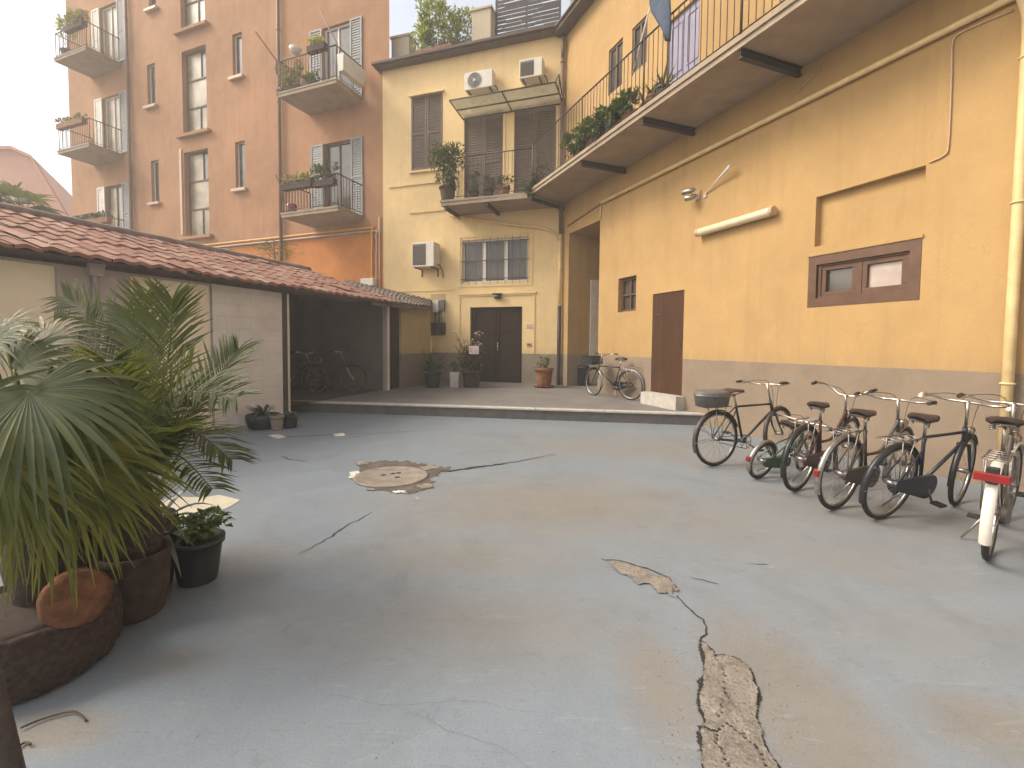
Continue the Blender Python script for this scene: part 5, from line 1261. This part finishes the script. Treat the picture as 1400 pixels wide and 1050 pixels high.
# ---- big fan palm in the left foreground, standing in a low rough tub
random.seed(21)
tubc = Vector((-2.13, 2.02, 0))
q = thing('rough_tub', 'low wide rough dark tub under the fan palm in the left foreground', 'planter', tubc)
pr = [(.27, 0), (.315, .012)]+[(.325+.02*math.sin(math.pi*k/14), .02+.235*k/14) for k in range(15)]+[(.325, .268), (.305, .275), (.285, .25)]
m = MB(); m.lathe(tubc, pr, 150)
for v in m.v:
    d = Vector((v.x-tubc.x, v.y-tubc.y, 0)); 
    if d.length > .3: d.normalize(); k = noise.noise(v*26)*.012+noise.noise(v*60)*.009+noise.noise(Vector((v.x*9, v.y*9, v.z*30)))*.006; v.x += d.x*k; v.y += d.y*k
m.build('tub', 'bark', q)
P1(lambda m: m.lathe(tubc+Vector((0, 0, .245)), [(.31, 0), (.2, .02), (.01, .03)], 28, jit=.03), 'soil', 'soil', q)
pc = at(105, 800, 2.5); pc.z = 0
q = thing('belly_pot', 'dark weathered round bellied pot crammed between the tub and the slimmer brown pot', 'pot', pc)
P1(lambda m: m.lathe(pc, [(.17, .0), (.20, .02), (.26, .15), (.285, .30), (.27, .42), (.23, .50), (.245, .53), (.25, .56), (.22, .56), (.20, .50)], 40, jit=.008), 'body', 'oldpot', q)
tp = at(103, 818, 1.93)
q = thing('terracotta_pot', 'orange terracotta pot lying on its side on the rough tub, base facing out', 'pot', tp)
ax = (Vector((.72, -.8, .42))).normalized(); ex = ax.cross(Vector((0, 0, 1))).normalized(); ey = ax.cross(ex)
m = MB(); m.lathe((0, 0, 0), [(.01, .004), (.03, .001), (.085, .003), (.106, .0), (.113, -.008), (.118, -.08), (.124, -.085), (.126, -.13), (.10, -.13)], 40, jit=.022)
m.v = [tp+ex*v.x+ey*v.y+ax*v.z for v in m.v]; m.build('body', 'clay', q)
trunk = Vector((-2.12, 2.12, .24))
q = thing('fan_palm', 'large fan palm with wide pleated dusty leaves drooping at the left edge', 'palm', trunk)
P1(lambda m: m.tube(curve([trunk, trunk+Vector((.02, -.02, .25)), trunk+Vector((.04, -.05, .5))], 5), [.10, .11, .115, .11, .105, .1, .1, .1, .095, .09, .08], 14), 'trunk', 'bark', q)
crown = trunk+Vector((.04, -.05, .45))
leaves = [  # hub px, depth, tip px, depth, normal, spread, nseg, droop, material
    ((40, 535), 1.80, (140, 665), 1.66, (.35, -.65, .70), 118, 40, .30, 'fan'),
    ((66, 520), 2.0, (212, 550), 2.02, (.0, -.35, 1), 60, 22, .30, 'fan'),
    ((70, 500), 2.1, (200, 500), 2.2, (.1, -.3, 1), 40, 16, .35, 'fandry'),
    ((20, 505), 2.15, (140, 430), 2.3, (.1, -.8, .6), 85, 28, .28, 'fan'),
    ((-20, 470), 2.0, (70, 415), 2.1, (.0, -.6, .8), 90, 26, .30, 'fan'),
    ((5, 450), 2.2, (60, 408), 2.3, (.0, -.5, .9), 70, 20, .35, 'fandry'),
    ((100, 560), 2.25, (200, 640), 2.3, (.4, -.7, .6), 100, 32, .34, 'fan'),
    ((-50, 560), 1.85, (20, 690), 1.75, (.2, -.8, .5), 110, 32, .30, 'fan'),
    ((60, 625), 1.92, (95, 790), 1.86, (.2, -.9, .35), 80, 34, .2, 'fanolive'),
    ((5, 640), 1.78, (20, 790), 1.74, (.1, -.9, .35), 85, 34, .2, 'fanolive'),
    ((120, 630), 2.2, (160, 765), 2.2, (.3, -.9, .35), 75, 28, .22, 'fanolive'),
    ((35, 660), 2.05, (60, 800), 2.0, (.1, -.9, .3), 70, 26, .2, 'fanolive'),
    ((95, 585), 2.1, (70, 745), 2.0, (.25, -.85, .4), 95, 30, .2, 'fan'),
    ((140, 560), 2.5, (185, 480), 2.75, (.1, -.8, .6), 80, 24, .3, 'fan'),
    ((80, 545), 1.95, (190, 600), 1.9, (.2, -.5, .9), 75, 26, .32, 'fan'),
    ((85, 600), 1.95, (140, 770), 1.92, (.25, -.85, .35), 75, 30, .22, 'fanolive'),
    ((-10, 600), 1.72, (-5, 770), 1.66, (.1, -.9, .3), 75, 28, .2, 'fanolive'),
    ((60, 470), 2.5, (110, 405), 2.7, (.1, -.9, .4), 85, 24, .3, 'fandry'),
    ((-30, 640), 2.2, (-40, 780), 2.1, (.1, -.9, .3), 90, 24, .12, 'fanolive'),
]
for hp, hd, tp_, td, nr_, spd, ns, dr, mt in leaves:
    h = at(*hp, hd); tt = at(*tp_, td); m = MB(); fan_leaf(m, h, tt, nr_, spd, ns, dr)
    lf = m.build('leaf', mt, q)
    P1(lambda m: m.tube(curve([crown+rv()*.04, crown.lerp(h, .55)+Vector((0, 0, .05)), h], 5), [.012]*6+[.009]*5, 5), 'petiole', 'fanolive', lf)

# ---- slimmer brown pot with the feathery palm
pb = ground(178, 855); pb = Vector((pb.x-.05, pb.y+.10, 0))
q = thing('brown_pot', 'slim weathered brown pot at the foot of the feathery palm', 'pot', pb)
P1(lambda m: m.lathe(pb, [(.105, 0), (.125, .015), (.15, .14), (.158, .26), (.155, .30), (.165, .31), (.165, .35), (.145, .35), (.13, .31)], 36, jit=.01), 'body', 'oldpot', q)
P1(lambda m: m.lathe(pb+Vector((0, 0, .315)), [(.16, 0), (.08, .015), (.005, .02)], 20, jit=.02), 'soil', 'soil', q)
tb = pb+Vector((0, 0, .32))
q = thing('feather_palm', 'feathery date palm with upright narrow fronds behind the fan palm', 'palm', tb)
P1(lambda m: m.tube([tb, tb+Vector((0, 0, .12)), tb+Vector((-.01, 0, .28)), tb+Vector((-.01, .01, .40))], [.12, .135, .12, .06], 14), 'trunk', 'bark', q)
cb_ = tb+Vector((-.01, .01, .36))
V3 = Vector
FR = [((228, 500), 2.6, (236, 410), 2.6, V3((0, -1, .15)), 36, .30), ((262, 560), 2.55, (326, 478), 2.75, V3((.1, -.5, .85)), 36, .26), ((250, 590), 2.5, (316, 628), 2.4, None, 30, .22),
      ((245, 545), 2.5, (322, 545), 2.35, V3((.2, -.6, .8)), 32, .24), ((185, 500), 2.8, (175, 425), 2.95, V3((0, -1, .2)), 32, .28), ((150, 520), 2.8, (118, 440), 2.95, V3((0, -1, .2)), 32, .28),
      ((240, 600), 2.75, (305, 592), 3.1, None, 30, .24), ((215, 560), 2.4, (262, 500), 2.2, V3((0, -.8, .5)), 32, .24), ((205, 520), 2.9, (215, 440), 3.1, V3((0, -1, .3)), 32, .28), ((235, 620), 2.45, (290, 668), 2.25, None, 26, .2),
      ((170, 560), 2.3, (150, 500), 2.1, None, 30, .25), ((250, 560), 2.85, (290, 520), 3.2, V3((0, -.8, .6)), 30, .26),
      ((130, 560), 2.6, (75, 450), 2.7, V3((0, -1, .2)), 32, .28), ((215, 600), 2.3, (240, 590), 2.05, None, 28, .22), ((190, 480), 2.75, (200, 405), 2.8, V3((0, -1, .1)), 34, .26), ((160, 470), 3.0, (90, 408), 3.2, V3((0, -1, .3)), 32, .28)]
for (mp, md, tp_, td, fl_, n, LL) in FR:
    ml, mr = MB(), MB(); frond(ml, mr, cb_+rv()*.02, at(*mp, md), at(*tp_, td), int(n*1.25), LL*.98, .0066, fl_)
    fo = mr.build('frond', 'leaf', q); ml.build('leaflets', 'frond', fo)
# ---- strap leaved agave between palm and black pot
ab = at(207, 720, 2.72); ab.z = 0
q = thing('agave_pot', 'dark pot behind the black pot holding broad grey green strap leaves', 'pot', ab)
pot(q, ab, .10, .13, .34, 'oldpot')
a2 = ab+Vector((0, 0, .32))
q = thing('agave', 'agave with broad grey green strap leaves arching right above the black pot', 'plant', a2)
m = MB()
for az, L, ri, dr in ((0.1, .42, .22, .20), (-.15, .34, .10, .18), (-.5, .36, .16, .36), (-.9, .34, .10, .42), (.5, .38, .40, .3), (1.0, .3, .45, .2), (-1.3, .3, .3, .35), (.2, .36, .34, .3), (2.2, .3, .4, .2), (3.3, .3, .35, .2), (-2.0, .28, .3, .25)):
    strap(m, a2, az, L, .030, ri, dr, .4)
m.build('leaves', 'aloe', q)
# ---- black pot with leafy plant
bp = ground(262, 803); bp = Vector((bp.x-.02, bp.y+.09, 0))
q = thing('black_pot', 'black plastic pot standing free beside the palms, nearest the cream paint spill', 'pot', bp)
pot(q, bp, .105, .138, .265, 'darkpot')
stems_base = bp+Vector((0, 0, .26))
q = thing('leafy_plant', 'low leafy plant with pale rounded leaves in the black plastic pot', 'plant', stems_base)
m, s = MB(), MB(); bush(m, stems_base+Vector((.0, 0, .10)), .15, .15, .10, 260, .052, .020, 14, .3, .5, s)
m.build('foliage', 'paleleaf', q); s.build('stems', 'stem', q)
# filler plants behind the palms, rooted in the pots
stems_base = pc+Vector((.05, .0, .52))
q = thing('trailing_plant', 'small leafy plant spilling over the bellied pot between the palms', 'plant', stems_base)
m, s = MB(), MB(); bush(m, stems_base+Vector((.16, -.02, .05)), .18, .16, .12, 260, .06, .018, 12, .2, .5, s)
m.build('foliage', 'darkleaf', q); s.build('stems', 'stem', q)
q = thing('yucca', 'spiky grey green plant between the two palms against the garage wall', 'plant', (pb.x-.35, pb.y+.5, 0))
yp = Vector((pb.x-.35, pb.y+.5, 0)); pot(q, yp, .13, .17, .34, 'oldpot')
m = MB(); strap_plant(m, yp+Vector((0, 0, .34)), 46, .85, .016, (.5, 1.0), (.0, .35)); m.build('leaves', 'frond', q)

# ---- leaning post in the corner
q = thing('wooden_post', 'dark wooden post leaning at the bottom left corner', 'post', (-1.345, 1.27, 0))
P1(lambda m: m.tube([(-1.345, 1.27, 0), (-1.42, 1.27, .4), (-1.52, 1.27, .85)], [.028, .028, .026], 10), 'shaft', 'plank', q)

# ---- aloe group by the block wall
ap = ground(352, 588); ap.y += .2
q = thing('aloe_bowl', 'dark round bowl of arching aloe at the foot of the block wall', 'planter', ap)
P1(lambda m: m.lathe(ap, [(.19, 0), (.23, .02), (.27, .12), (.28, .22), (.26, .24), (.24, .20)], 28), 'bowl', 'darkpot', q)
P1(lambda m: m.lathe(ap+Vector((0, 0, .2)), [(.25, 0), (.1, .02), (.01, .025)], 18), 'soil', 'soil', q)
a2 = ap+Vector((0, 0, .2)); q = thing('aloe', 'aloe with long arching grey leaves in the dark bowl by the block wall', 'plant', a2)
m = MB(); strap_plant(m, a2, 26, .52, .045, (.25, 1.0), (.2, .9)); m.build('leaves', 'aloe', q)
p2 = ground(375, 589); p2.y += .1
q = thing('tan_pot', 'small tan pot in front of the dark aloe bowl', 'pot', p2); pot(q, p2, .085, .11, .24, 'cover')
p3 = ground(393, 586); p3.y += .1
q = thing('aloe_pot', 'dark pot with drooping aloe right beside the small tan pot', 'plant', p3); pot(q, p3, .10, .13, .2, 'darkpot')
m = MB(); strap_plant(m, p3+Vector((0, 0, .19)), 14, .34, .04, (.2, .8), (.3, .9)); m.build('leaves', 'aloe', q)

# ---- plants beside the double door
def plant_at(px, py): p = onplat(px, py); p.y += .12; return p
p = plant_at(590, 530); q = thing('snake_plant', 'upright spiky green plant in a dark pot beside the yellow shed', 'plant', p); pot(q, p, .19, .23, .42, 'darkpot')
m = MB(); strap_plant(m, p+Vector((0, 0, .4)), 70, .72, .04, (.5, 1.1), (.0, .6)); m.build('leaves', 'leaf', q)
p = plant_at(621, 530); q = thing('pale_planter', 'small pale square pot between the spiky plant and the flowering shrub', 'pot', p)
P1(lambda m: m.hexa([p+Vector((x*.11, y*.11, 0)) for x, y in ((-1, -1), (1, -1), (1, 1), (-1, 1))]+[p+Vector((x*.13, y*.13, .42)) for x, y in ((-1, -1), (1, -1), (1, 1), (-1, 1))]), 'pot', 'stone', q, .012)
stems_base = p+Vector((0, 0, .42)); m, s = MB(), MB(); bush(m, stems_base+Vector((0, 0, .14)), .13, .13, .14, 90, .08, .02, 8, .3, .5, s); m.build('foliage', 'leaf', q); s.build('stems', 'stem', q)
p = plant_at(644, 530); q = thing('flowering_shrub', 'tall thin flowering shrub in a terracotta pot left of the double door', 'plant', p); pot(q, p, .20, .27, .46, 'oldpot')
stems_base = p+Vector((0, 0, .43)); m, s, f = MB(), MB(), MB()
bush(m, stems_base+Vector((0, 0, .36)), .42, .26, .42, 640, .085, .022, 24, .3, .5, s)
for i in range(13):
    e = stems_base+Vector((rnd(-.45, .38), rnd(-.15, .15), rnd(.7, 1.25))); s.tube(curve([stems_base, stems_base.lerp(e, .5)+rv()*.06, e], 4), .006, 4, False)
    for k in range(10): m.leaf(stems_base.lerp(e, rnd(.4, 1))+rv()*.03, rv()+Vector((0, 0, .4)), Vector((0, 0, 1))+rv()*.5, .07, .018)
    fl_ = MB()
    for k in range(7): fl_.leaf(e+rv()*.06, rv()+Vector((0, 0, .3)), rv(), .05, .02)
    fl_.build('flower', 'pflower', q)
m.build('foliage', 'darkleaf', q); s.build('stems', 'stem', q)
c = at(648, 479, p.y-.25); q = thing('pink_card', 'small pink and white card stuck in the flowering shrub by the door', 'card', c)
P1(lambda m: m.box(c-Vector((.13, .006, .10)), c+Vector((.13, .006, .12))), 'card', 'paper', q); P1(lambda m: (m.box(c+Vector((-.11, -.010, -.06)), c+Vector((-.02, -.007, .06))), m.box(c+Vector((.02, -.010, -.08)), c+Vector((.10, -.007, .02)))), 'print', 'pflower', q); P1(lambda m: m.tube([c+Vector((0, .01, -.45)), c+Vector((0, .01, .1))], .006, 5), 'stake', 'stem', q)
p = plant_at(744, 530); q = thing('terracotta_planter', 'orange terracotta pot on a saucer right of the double door', 'plant', p); pot(q, p+Vector((0, 0, .035)), .19, .255, .50, 'terracotta')
P1(lambda m: m.lathe(p, [(.23, 0), (.30, .04), (.31, .05), (.29, .05), (.22, .02)], 24), 'saucer', 'terracotta', q)
stems_base = p+Vector((0, 0, .5)); m, s = MB(), MB(); bush(m, stems_base+Vector((0, 0, .16)), .26, .2, .16, 70, .13, .035, 9, .3, .5, s); m.build('foliage', 'paleleaf', q); s.build('stems', 'stem', q)

# ---- passage threshold clutter
p = onplat(797, 527); q = thing('dark_bin', 'small dark bin just inside the passage beside the parked bicycle', 'bin', p)
P1(lambda m: m.lathe(p, [(.14, 0), (.17, .02), (.19, .5), (.2, .52), (.17, .56), (.05, .6)], 18), 'body', 'darkpot', q)

# ---- wing balcony: planter boxes, pots, washing
def on_a(px, py, off): return PA.hit(px, py, off)[0]
ua, ub_ = on_a(786, 225, 1.05), on_a(866, 160, 1.05)
us = [ua+(ub_-ua)*k/4 for k in range(5)]
for k in range(4):
    a, b = us[k]+.02, us[k+1]-.02; c = PA.pt((a+b)/2, AZ1, 1.02)
    q = thing('balcony_planter', ['long planter of fleshy green plants at the inner corner end of the wing balcony', 'second planter of fleshy plants from the inner corner on the wing balcony', 'third planter of fleshy plants from the inner corner on the wing balcony', 'planter of fleshy plants nearest the washing on the wing balcony'][k], 'planter', c, group='planters of fleshy plants on the wing balcony')
    P1(lambda m: m.pbox(PA, a, b, AZ1+.03, AZ1+.24, .93, 1.13), 'box', 'terracotta' if k % 2 else 'oldpot', q, .01)
    m, s = MB(), MB(); stems_base = c+Vector((0, 0, .22))
    for w_ in range(3):
        cc = PA.pt(a+(b-a)*(w_+.5)/3, AZ1+.36+rnd(-.04, .05), 1.10+rnd(-.02, .1)); bush(m, cc, .27, .25, .23, 190, .105, .038, 10, .25, .55, s)
    m.build('foliage', 'leaf' if k != 1 else 'paleleaf', q); s.build('stems', 'stem', q)
c = Vector((OC.x, OC.y, BZ1+.1)); q = thing('corner_plant', 'dark trailing plant hanging over the slab where the two balconies meet', 'plant', c)
pot(q, c+(PA.n+PB.n).to_3d()*-.12+Vector((0, 0, -.08)), .12, .16, .25, 'darkpot')
stems_base = c+(PA.n+PB.n).to_3d()*-.12+Vector((0, 0, .15)); m, s = MB(), MB(); bush(m, c+Vector((-.02, -.02, .12)), .25, .22, .28, 260, .09, .024, 10, -.2, .5, s)
bush(m, c+Vector((-.03, -.08, -.12)), .16, .12, .22, 140, .08, .02, 8, -.5, .5, None)
m.build('foliage', 'darkleaf', q); s.build('stems', 'stem', q)
for lab, px, py, mt, r in (('small dark pot with spiky plant under the washing on the wing balcony', 884, 128, 'darkpot', .10), ('reddish pot beside the dark pot under the washing on the wing balcony', 893, 122, 'terracotta', .12), ('dark box shaped pot at the foot of the lilac balcony door', 907, 112, 'darkpot', .13)):
    u = on_a(px, py, .98); c = PA.pt(u, AZ1+.0, .98); q = thing('balcony_pot', lab, 'pot', c); pot(q, c, r*.8, r, r*2.1, mt)
    m = MB(); strap_plant(m, c+Vector((0, 0, r*2)), 16, .40, .02, (.6, 1.1), (0, .4)); m.build('leaves', 'leaf', q)
# washing: dark blue jeans over the rail
def lofted(m, rows, seg=14):
    vs = []
    for c, ax_, hw, th in rows:
        n3 = Vector((PA.n.x, PA.n.y, 0))
        for k in range(seg):
            a = 2*math.pi*k/seg; vs.append(Vector(c)+ax_*hw*math.cos(a)+n3*th*math.sin(a)*(1+.5*math.sin(a*3+c[2]*9)))
    fs = [(i*seg+k, i*seg+(k+1) % seg, (i+1)*seg+(k+1) % seg, (i+1)*seg+k) for i in range(len(rows)-1) for k in range(seg)]
    m.add(vs, fs+[tuple(range(seg))[::-1], tuple((len(rows)-1)*seg+k for k in range(seg))], True)
jl = [((888, -30), (921, -52)), ((888, 0), (918, -20)), ((890, 10), (917, -5)), ((895, 20), (917, 8)), ((902, 34), (917, 24)), ((908, 46), (916.5, 40)), ((911, 56), (916, 53))]
rows = []
d3 = Vector((PA.d.x, PA.d.y, 0))
for (l, r) in jl:
    hl, hr = PA.hit(*l, 1.26), PA.hit(*r, 1.26); rows.append((PA.pt((hl[0]+hr[0])/2, (hl[1]+hr[1])/2, 1.26), d3, max(.03, abs(hr[0]-hl[0])/2), .045))
q = thing('hanging_jeans', 'dark blue jeans hung out to dry over the wing balcony rail', 'clothes', rows[-1][0])
m = MB(); lofted(m, rows[::-1]); m.build('jeans', 'denim', q)
uj = rows[2][0]
q = thing('drying_line', 'thin washing line above the wing balcony rail carrying the jeans', 'washing line', PA.pt(on_a(900, 20, 1.22), 6.84, 1.22))
P1(lambda m: m.tube([rows[0][0]-d3*1.2+Vector((0, 0, .05)), rows[0][0]+Vector((0, 0, .0)), rows[0][0]+d3*1.6+Vector((0, 0, .05))], .004, 5), 'line', 'whitepaint', q)
a, b = PA.pt(*PA.hit(864, 104, 1.0), 1.0), PA.pt(*PA.hit(889, 8, 1.1), 1.1)
q = thing('bamboo_pole', 'thin pale pole leaning on the wing balcony rail beside the jeans', 'pole', a); P1(lambda m: m.tube([a, b], .014, 6), 'pole', 'acwhite', q)

# ---- house balcony plants
c = PB.pt(*PB.hit(612, 218, .95), .95); base = PB.pt(PB.hit(612, 208, .95)[0], BZ1, .95)
q = thing('corner_shrub', 'bushy dark green shrub at the left corner of the house balcony', 'shrub', base); pot(q, base, .17, .23, .42, 'oldpot')
stems_base = base+Vector((0, 0, .4)); m, s = MB(), MB(); bush(m, c+Vector((0, 0, .02)),     .56, .40, .58, 1000, .12, .03, 24, .25, .5, s); bush(m, base+Vector((0, -.05, .62)), .34, .3, .3, 380, .11, .028, 12, .2, .55, s); m.build('foliage', 'leaf', q); s.build('stems', 'stem', q)
for k, (px, h_, lab) in enumerate(((648, .45, 'dark potted plant on the house balcony just right of the corner shrub'), (668, .35, 'low dark potted plant on the house balcony before the left shuttered door'), (690, .30, 'potted plant on the house balcony between the two shuttered doors'), (738, .55, 'climbing potted plant on the house balcony at the inner corner'))):
    u = PB.hit(px, 250, .85)[0]; base = PB.pt(u, BZ1, .85); q = thing('balcony_plant', lab, 'plant', base); pot(q, base, .11, .15, .26, 'oldpot' if k != 2 else 'terracotta')
    stems_base = base+Vector((0, 0, .24)); m, s = MB(), MB(); bush(m, stems_base+Vector((0, 0, h_*.6)), .26, .2, h_*.75, 170, .09, .022, 10, .3, .5, s); m.build('foliage', 'darkleaf', q); s.build('stems', 'stem', q)

# ---- roof terrace bush
u = PB.hit(598, 78, -.25)[0]; base = PB.pt(u, BT+.145, -.2)
q = thing('terrace_planter', 'long terracotta planter under the sunny bush on the roof edge', 'planter', base); P1(lambda m: m.pbox(PB, u-.62, u+.62, BT+.145, BT+.42, -.42, .05), 'box', 'terracotta', q, .02)
stems_base = base+Vector((0, -.1, .25)); q = thing('terrace_bush', 'loose yellow green bush glowing against the sky on the roof terrace', 'shrub', stems_base)
m, s = MB(), MB(); c = PB.pt(*PB.hit(600, 38, -.35), -.35); bush(m, c, .95, .6, .95, 2300, .15, .032, 40, .3, .42, s); bush(m, c+Vector((.85, .3, .0)), .5, .5, .8, 600, .14, .028, 14, .3, .45, s)
m.build('foliage', 'bushleaf', q); s.build('stems', 'stem', q)

# ---- orange block balcony plants
def cpt(px, py, off): return PC.pt(*PC.hit(px, py, off), off)
def balcony_row(name, label, cat, x0, x1, y, off, n, box, mats, L, w, rz, boxh=.2, hang=False):
    a, b = cpt(x0, y, off), cpt(x1, y, off); q = thing(name, label, cat, a.lerp(b, .5)-Vector((0, 0, boxh)))
    u0, u1 = sorted((PC.hit(x0, y, off)[0], PC.hit(x1, y, off)[0])); z = (a.z+b.z)/2
    P1(lambda m: m.pbox(PC, u0, u1, z-boxh, z, off-.1, off+.1), 'box', box, q, .01)
    m, s = MB(), MB()
    for k in range(n):
        c = PC.pt(u0+(u1-u0)*(k+.5)/n, z+rz*.7, off); stems_base_ = c-Vector((0, 0, rz*.7))
        global stems_base
        stems_base = stems_base_; bush(m, c, .16, .14, rz, 60, L, w, 6, .45, .55, s)
    m.build('foliage', mats, q); s.build('stems', 'stem', q); return q
balcony_row('window_box', 'row of pale straw coloured plants behind the upper balcony rail of the orange block', 'planter', 381, 411, 120, 1.08, 7, 'oldpot', 'dryleaf', .20, .022, .45)
balcony_row('window_box', 'yellow flowers in a dark box on the upper balcony rail of the orange block', 'planter', 422, 446, 62, 1.15, 3, 'oldpot', 'yflower', .14, .03, .12)
balcony_row('window_box', 'green plants at the foot of the upper balcony rail of the orange block', 'planter', 415, 434, 112, 1.1, 3, 'oldpot', 'paleleaf', .14, .03, .14)
balcony_row('window_box', 'pale straw plants in a box on the lower balcony rail of the orange block', 'planter', 388, 428, 250, 1.15, 5, 'oldpot', 'dryleaf', .17, .024, .17)
balcony_row('window_box', 'dark green plants bunched on the lower balcony rail of the orange block', 'planter', 430, 459, 246, 1.15, 4, 'oldpot', 'leaf', .17, .035, .3)
a = cpt(404, 68, 1.15); q = thing('bowl_planter', 'white bowl shaped planter on the upper balcony rail of the orange block', 'planter', a)
P1(lambda m: m.lathe(a-Vector((0, 0, .12)), [(.10, 0), (.17, .08), (.2, .16), (.18, .16), (.15, .1)], 16), 'bowl', 'acwhite', q)
# white box hung outside the right side rail of the upper balcony
q = thing('hanging_box', 'white box hung on the right side rail of the upper balcony of the orange block', 'planter', PC.pt(.98, 9.75, .7))
P1(lambda m: m.hexa([PC.pt(1.0, 9.75, .2), PC.pt(1.0, 9.75, 1.2), PC.pt(.82, 9.75, 1.2), PC.pt(.82, 9.75, .2), PC.pt(1.04, 10.25, .15), PC.pt(1.04, 10.25, 1.23), PC.pt(.78, 10.25, 1.23), PC.pt(.78, 10.25, .15)]), 'box', 'acwhite', q, .01)
a = cpt(398, 284, .9); q = thing('red_bag', 'red bag standing on the lower balcony of the orange block', 'bag', PC.pt(PC.hit(398, 284, .9)[0], 5.70, .9))
b_ = PC.pt(PC.hit(398, 284, .9)[0], 5.70, .9); P1(lambda m: m.lathe(b_, [(.14, 0), (.16, .05), (.16, .25), (.15, .36), (.12, .38)], 14, 1.2, .8, .08), 'bag', 'red', q)
for lab, (x0, y0, o0), (x1, y1, o1) in (('slanting pole at the left rail of the upper balcony of the orange block', (378, 83, 1.2), (349, 43, 1.9)), ('slanting pole rising before the door of the upper balcony of the orange block', (461, 60, 1.2), (437, 14, 1.5)), ('short slanting pole at the left rail of the lower balcony of the orange block', (386, 258, 1.2), (376, 238, 1.5))):
    a, b = cpt(x0, y0, o0), cpt(x1, y1, o1); q = thing('awning_pole', lab, 'pole', a); P1(lambda m: m.tube([a-Vector((0, 0, .4)), a, b], .022, 6), 'pole', 'brownpipe', q)
for k, (lab, x0, x1, y, mt, L, rz) in enumerate((('planter with brown and green plants on the rail of the top left balcony', 90, 116, 33, 'dryleaf', .22, .3), ('reddish planter along the rail of the middle left balcony', 80, 116, 166, 'dryleaf', .13, .1), ('dark planter along the rail of the lowest left balcony', 104, 150, 300, 'darkleaf', .15, .12))):
    balcony_row('window_box', lab, 'planter', x0, x1, y, 1.2, 5, 'terracotta' if k else 'oldpot', mt, L, .035, rz, .22)
c = cpt(92, 35, .9); q = thing('balcony_shrub', 'leafy shrub at the outer end of the top left balcony against the white sky', 'shrub', PC.pt(PC.hit(92, 35, .9)[0], 13.36, .9))
b_ = Vector((c.x, c.y, 13.36)); pot(q, b_, .18, .24, .4, 'oldpot'); stems_base = b_+Vector((0, 0, .38)); m, s = MB(), MB(); bush(m, c, .5, .45, .65, 420, .17, .03, 14, .4, .5, s); m.build('foliage', 'bushleaf', q); s.build('stems', 'stem', q)

# ---- distant palm and young tree behind the garages
pp_ = at(28, 285, 17); q = thing('distant_palm', 'fan palm top rising behind the garage roof at the left edge', 'palm', (pp_.x, pp_.y, 0))
P1(lambda m: m.tube([(pp_.x, pp_.y, 0), (pp_.x+.1, pp_.y, 3), (pp_.x, pp_.y, pp_.z-.2)], [.2, .17, .15], 10), 'trunk', 'bark', q)
for i in range(22):
    d = rv(); d.z = abs(d.z)*.9-.1; d.normalize(); h = pp_+d*rnd(.35, .7); t_ = h+d*rnd(.8, 1.1)-Vector((0, 0, .15)); m = MB(); fan_leaf(m, h, t_, Vector((0, 0, 1))-d*.5+rv()*.3, 75, 16, .25)
    lf = m.build('leaf', 'fan', q); P1(lambda m: m.tube([pp_-Vector((0, 0, .2)), h], .015, 4), 'petiole', 'fanolive', lf)
pp_ = at(375, 345, 13.2); q = thing('young_tree', 'thin light green young tree rising behind the garage roof before the orange wall', 'tree', (pp_.x, pp_.y, 0))
P1(lambda m: (m.tube([(pp_.x, pp_.y, 0), (pp_.x+.05, pp_.y, 2), (pp_.x, pp_.y, pp_.z+.3)], [.05, .04, .01], 8), [m.tube(curve([Vector((pp_.x, pp_.y, pp_.z-.5+.08*i)), Vector((pp_.x+rnd(-.4, .4), pp_.y+rnd(-.2, .2), pp_.z-.1+.06*i)), Vector((pp_.x+rnd(-.75, .75), pp_.y+rnd(-.3, .3), pp_.z+rnd(-.1, .3)))], 4), .008, 4, False) for i in range(9)]), 'trunk', 'stem', q)
m = MB(); bush(m, pp_+Vector((0, 0, .02)), .72, .4, .32, 420, .085, .010, 24, .1, .5); m.build('crown', 'paleleaf', q)

# ---- garage bay clutter
q = thing('bay_shelf', 'dim wooden shelf with boxes at the back of the open garage bay', 'shelf', PD.pt(2.0, 0, -2.7))
P1(lambda m: [m.pbox(PD, 1.45, 3.2, z, z+.04, -2.95, -2.5) for z in (.5, 1.1, 1.7)], 'boards', 'plank', q); P1(lambda m: [m.pbox(PD, u, u+.05, 0, 1.9, -2.95, -2.9) for u in (1.5, 2.3, 3.1)], 'uprights', 'plank', q)
for lab, u, z, w_, h_, mt in (('dim brown carton on the upper shelf of the garage bay', 1.7, 1.14, .4, .3, 'cover'), ('dim grey box beside the carton on the garage bay shelf', 2.5, 1.14, .35, .35, 'acgrille'), ('dim reddish crate on the middle shelf of the garage bay', 2.0, .54, .5, .3, 'oldpot'), ('dim pale box on the top shelf of the garage bay', 2.75, 1.74, .35, .25, 'stone')):
    q = thing('storage_box', lab, 'box', PD.pt(u+w_/2, z, -2.7)); P1(lambda m: m.pbox(PD, u, u+w_, z, z+h_, -2.85, -2.52), 'box', mt, q, .01); P1(lambda m: m.pbox(PD, u-.01, u+w_+.01, z+h_, z+h_+.02, -2.86, -2.51), 'lid', mt, q, .005)
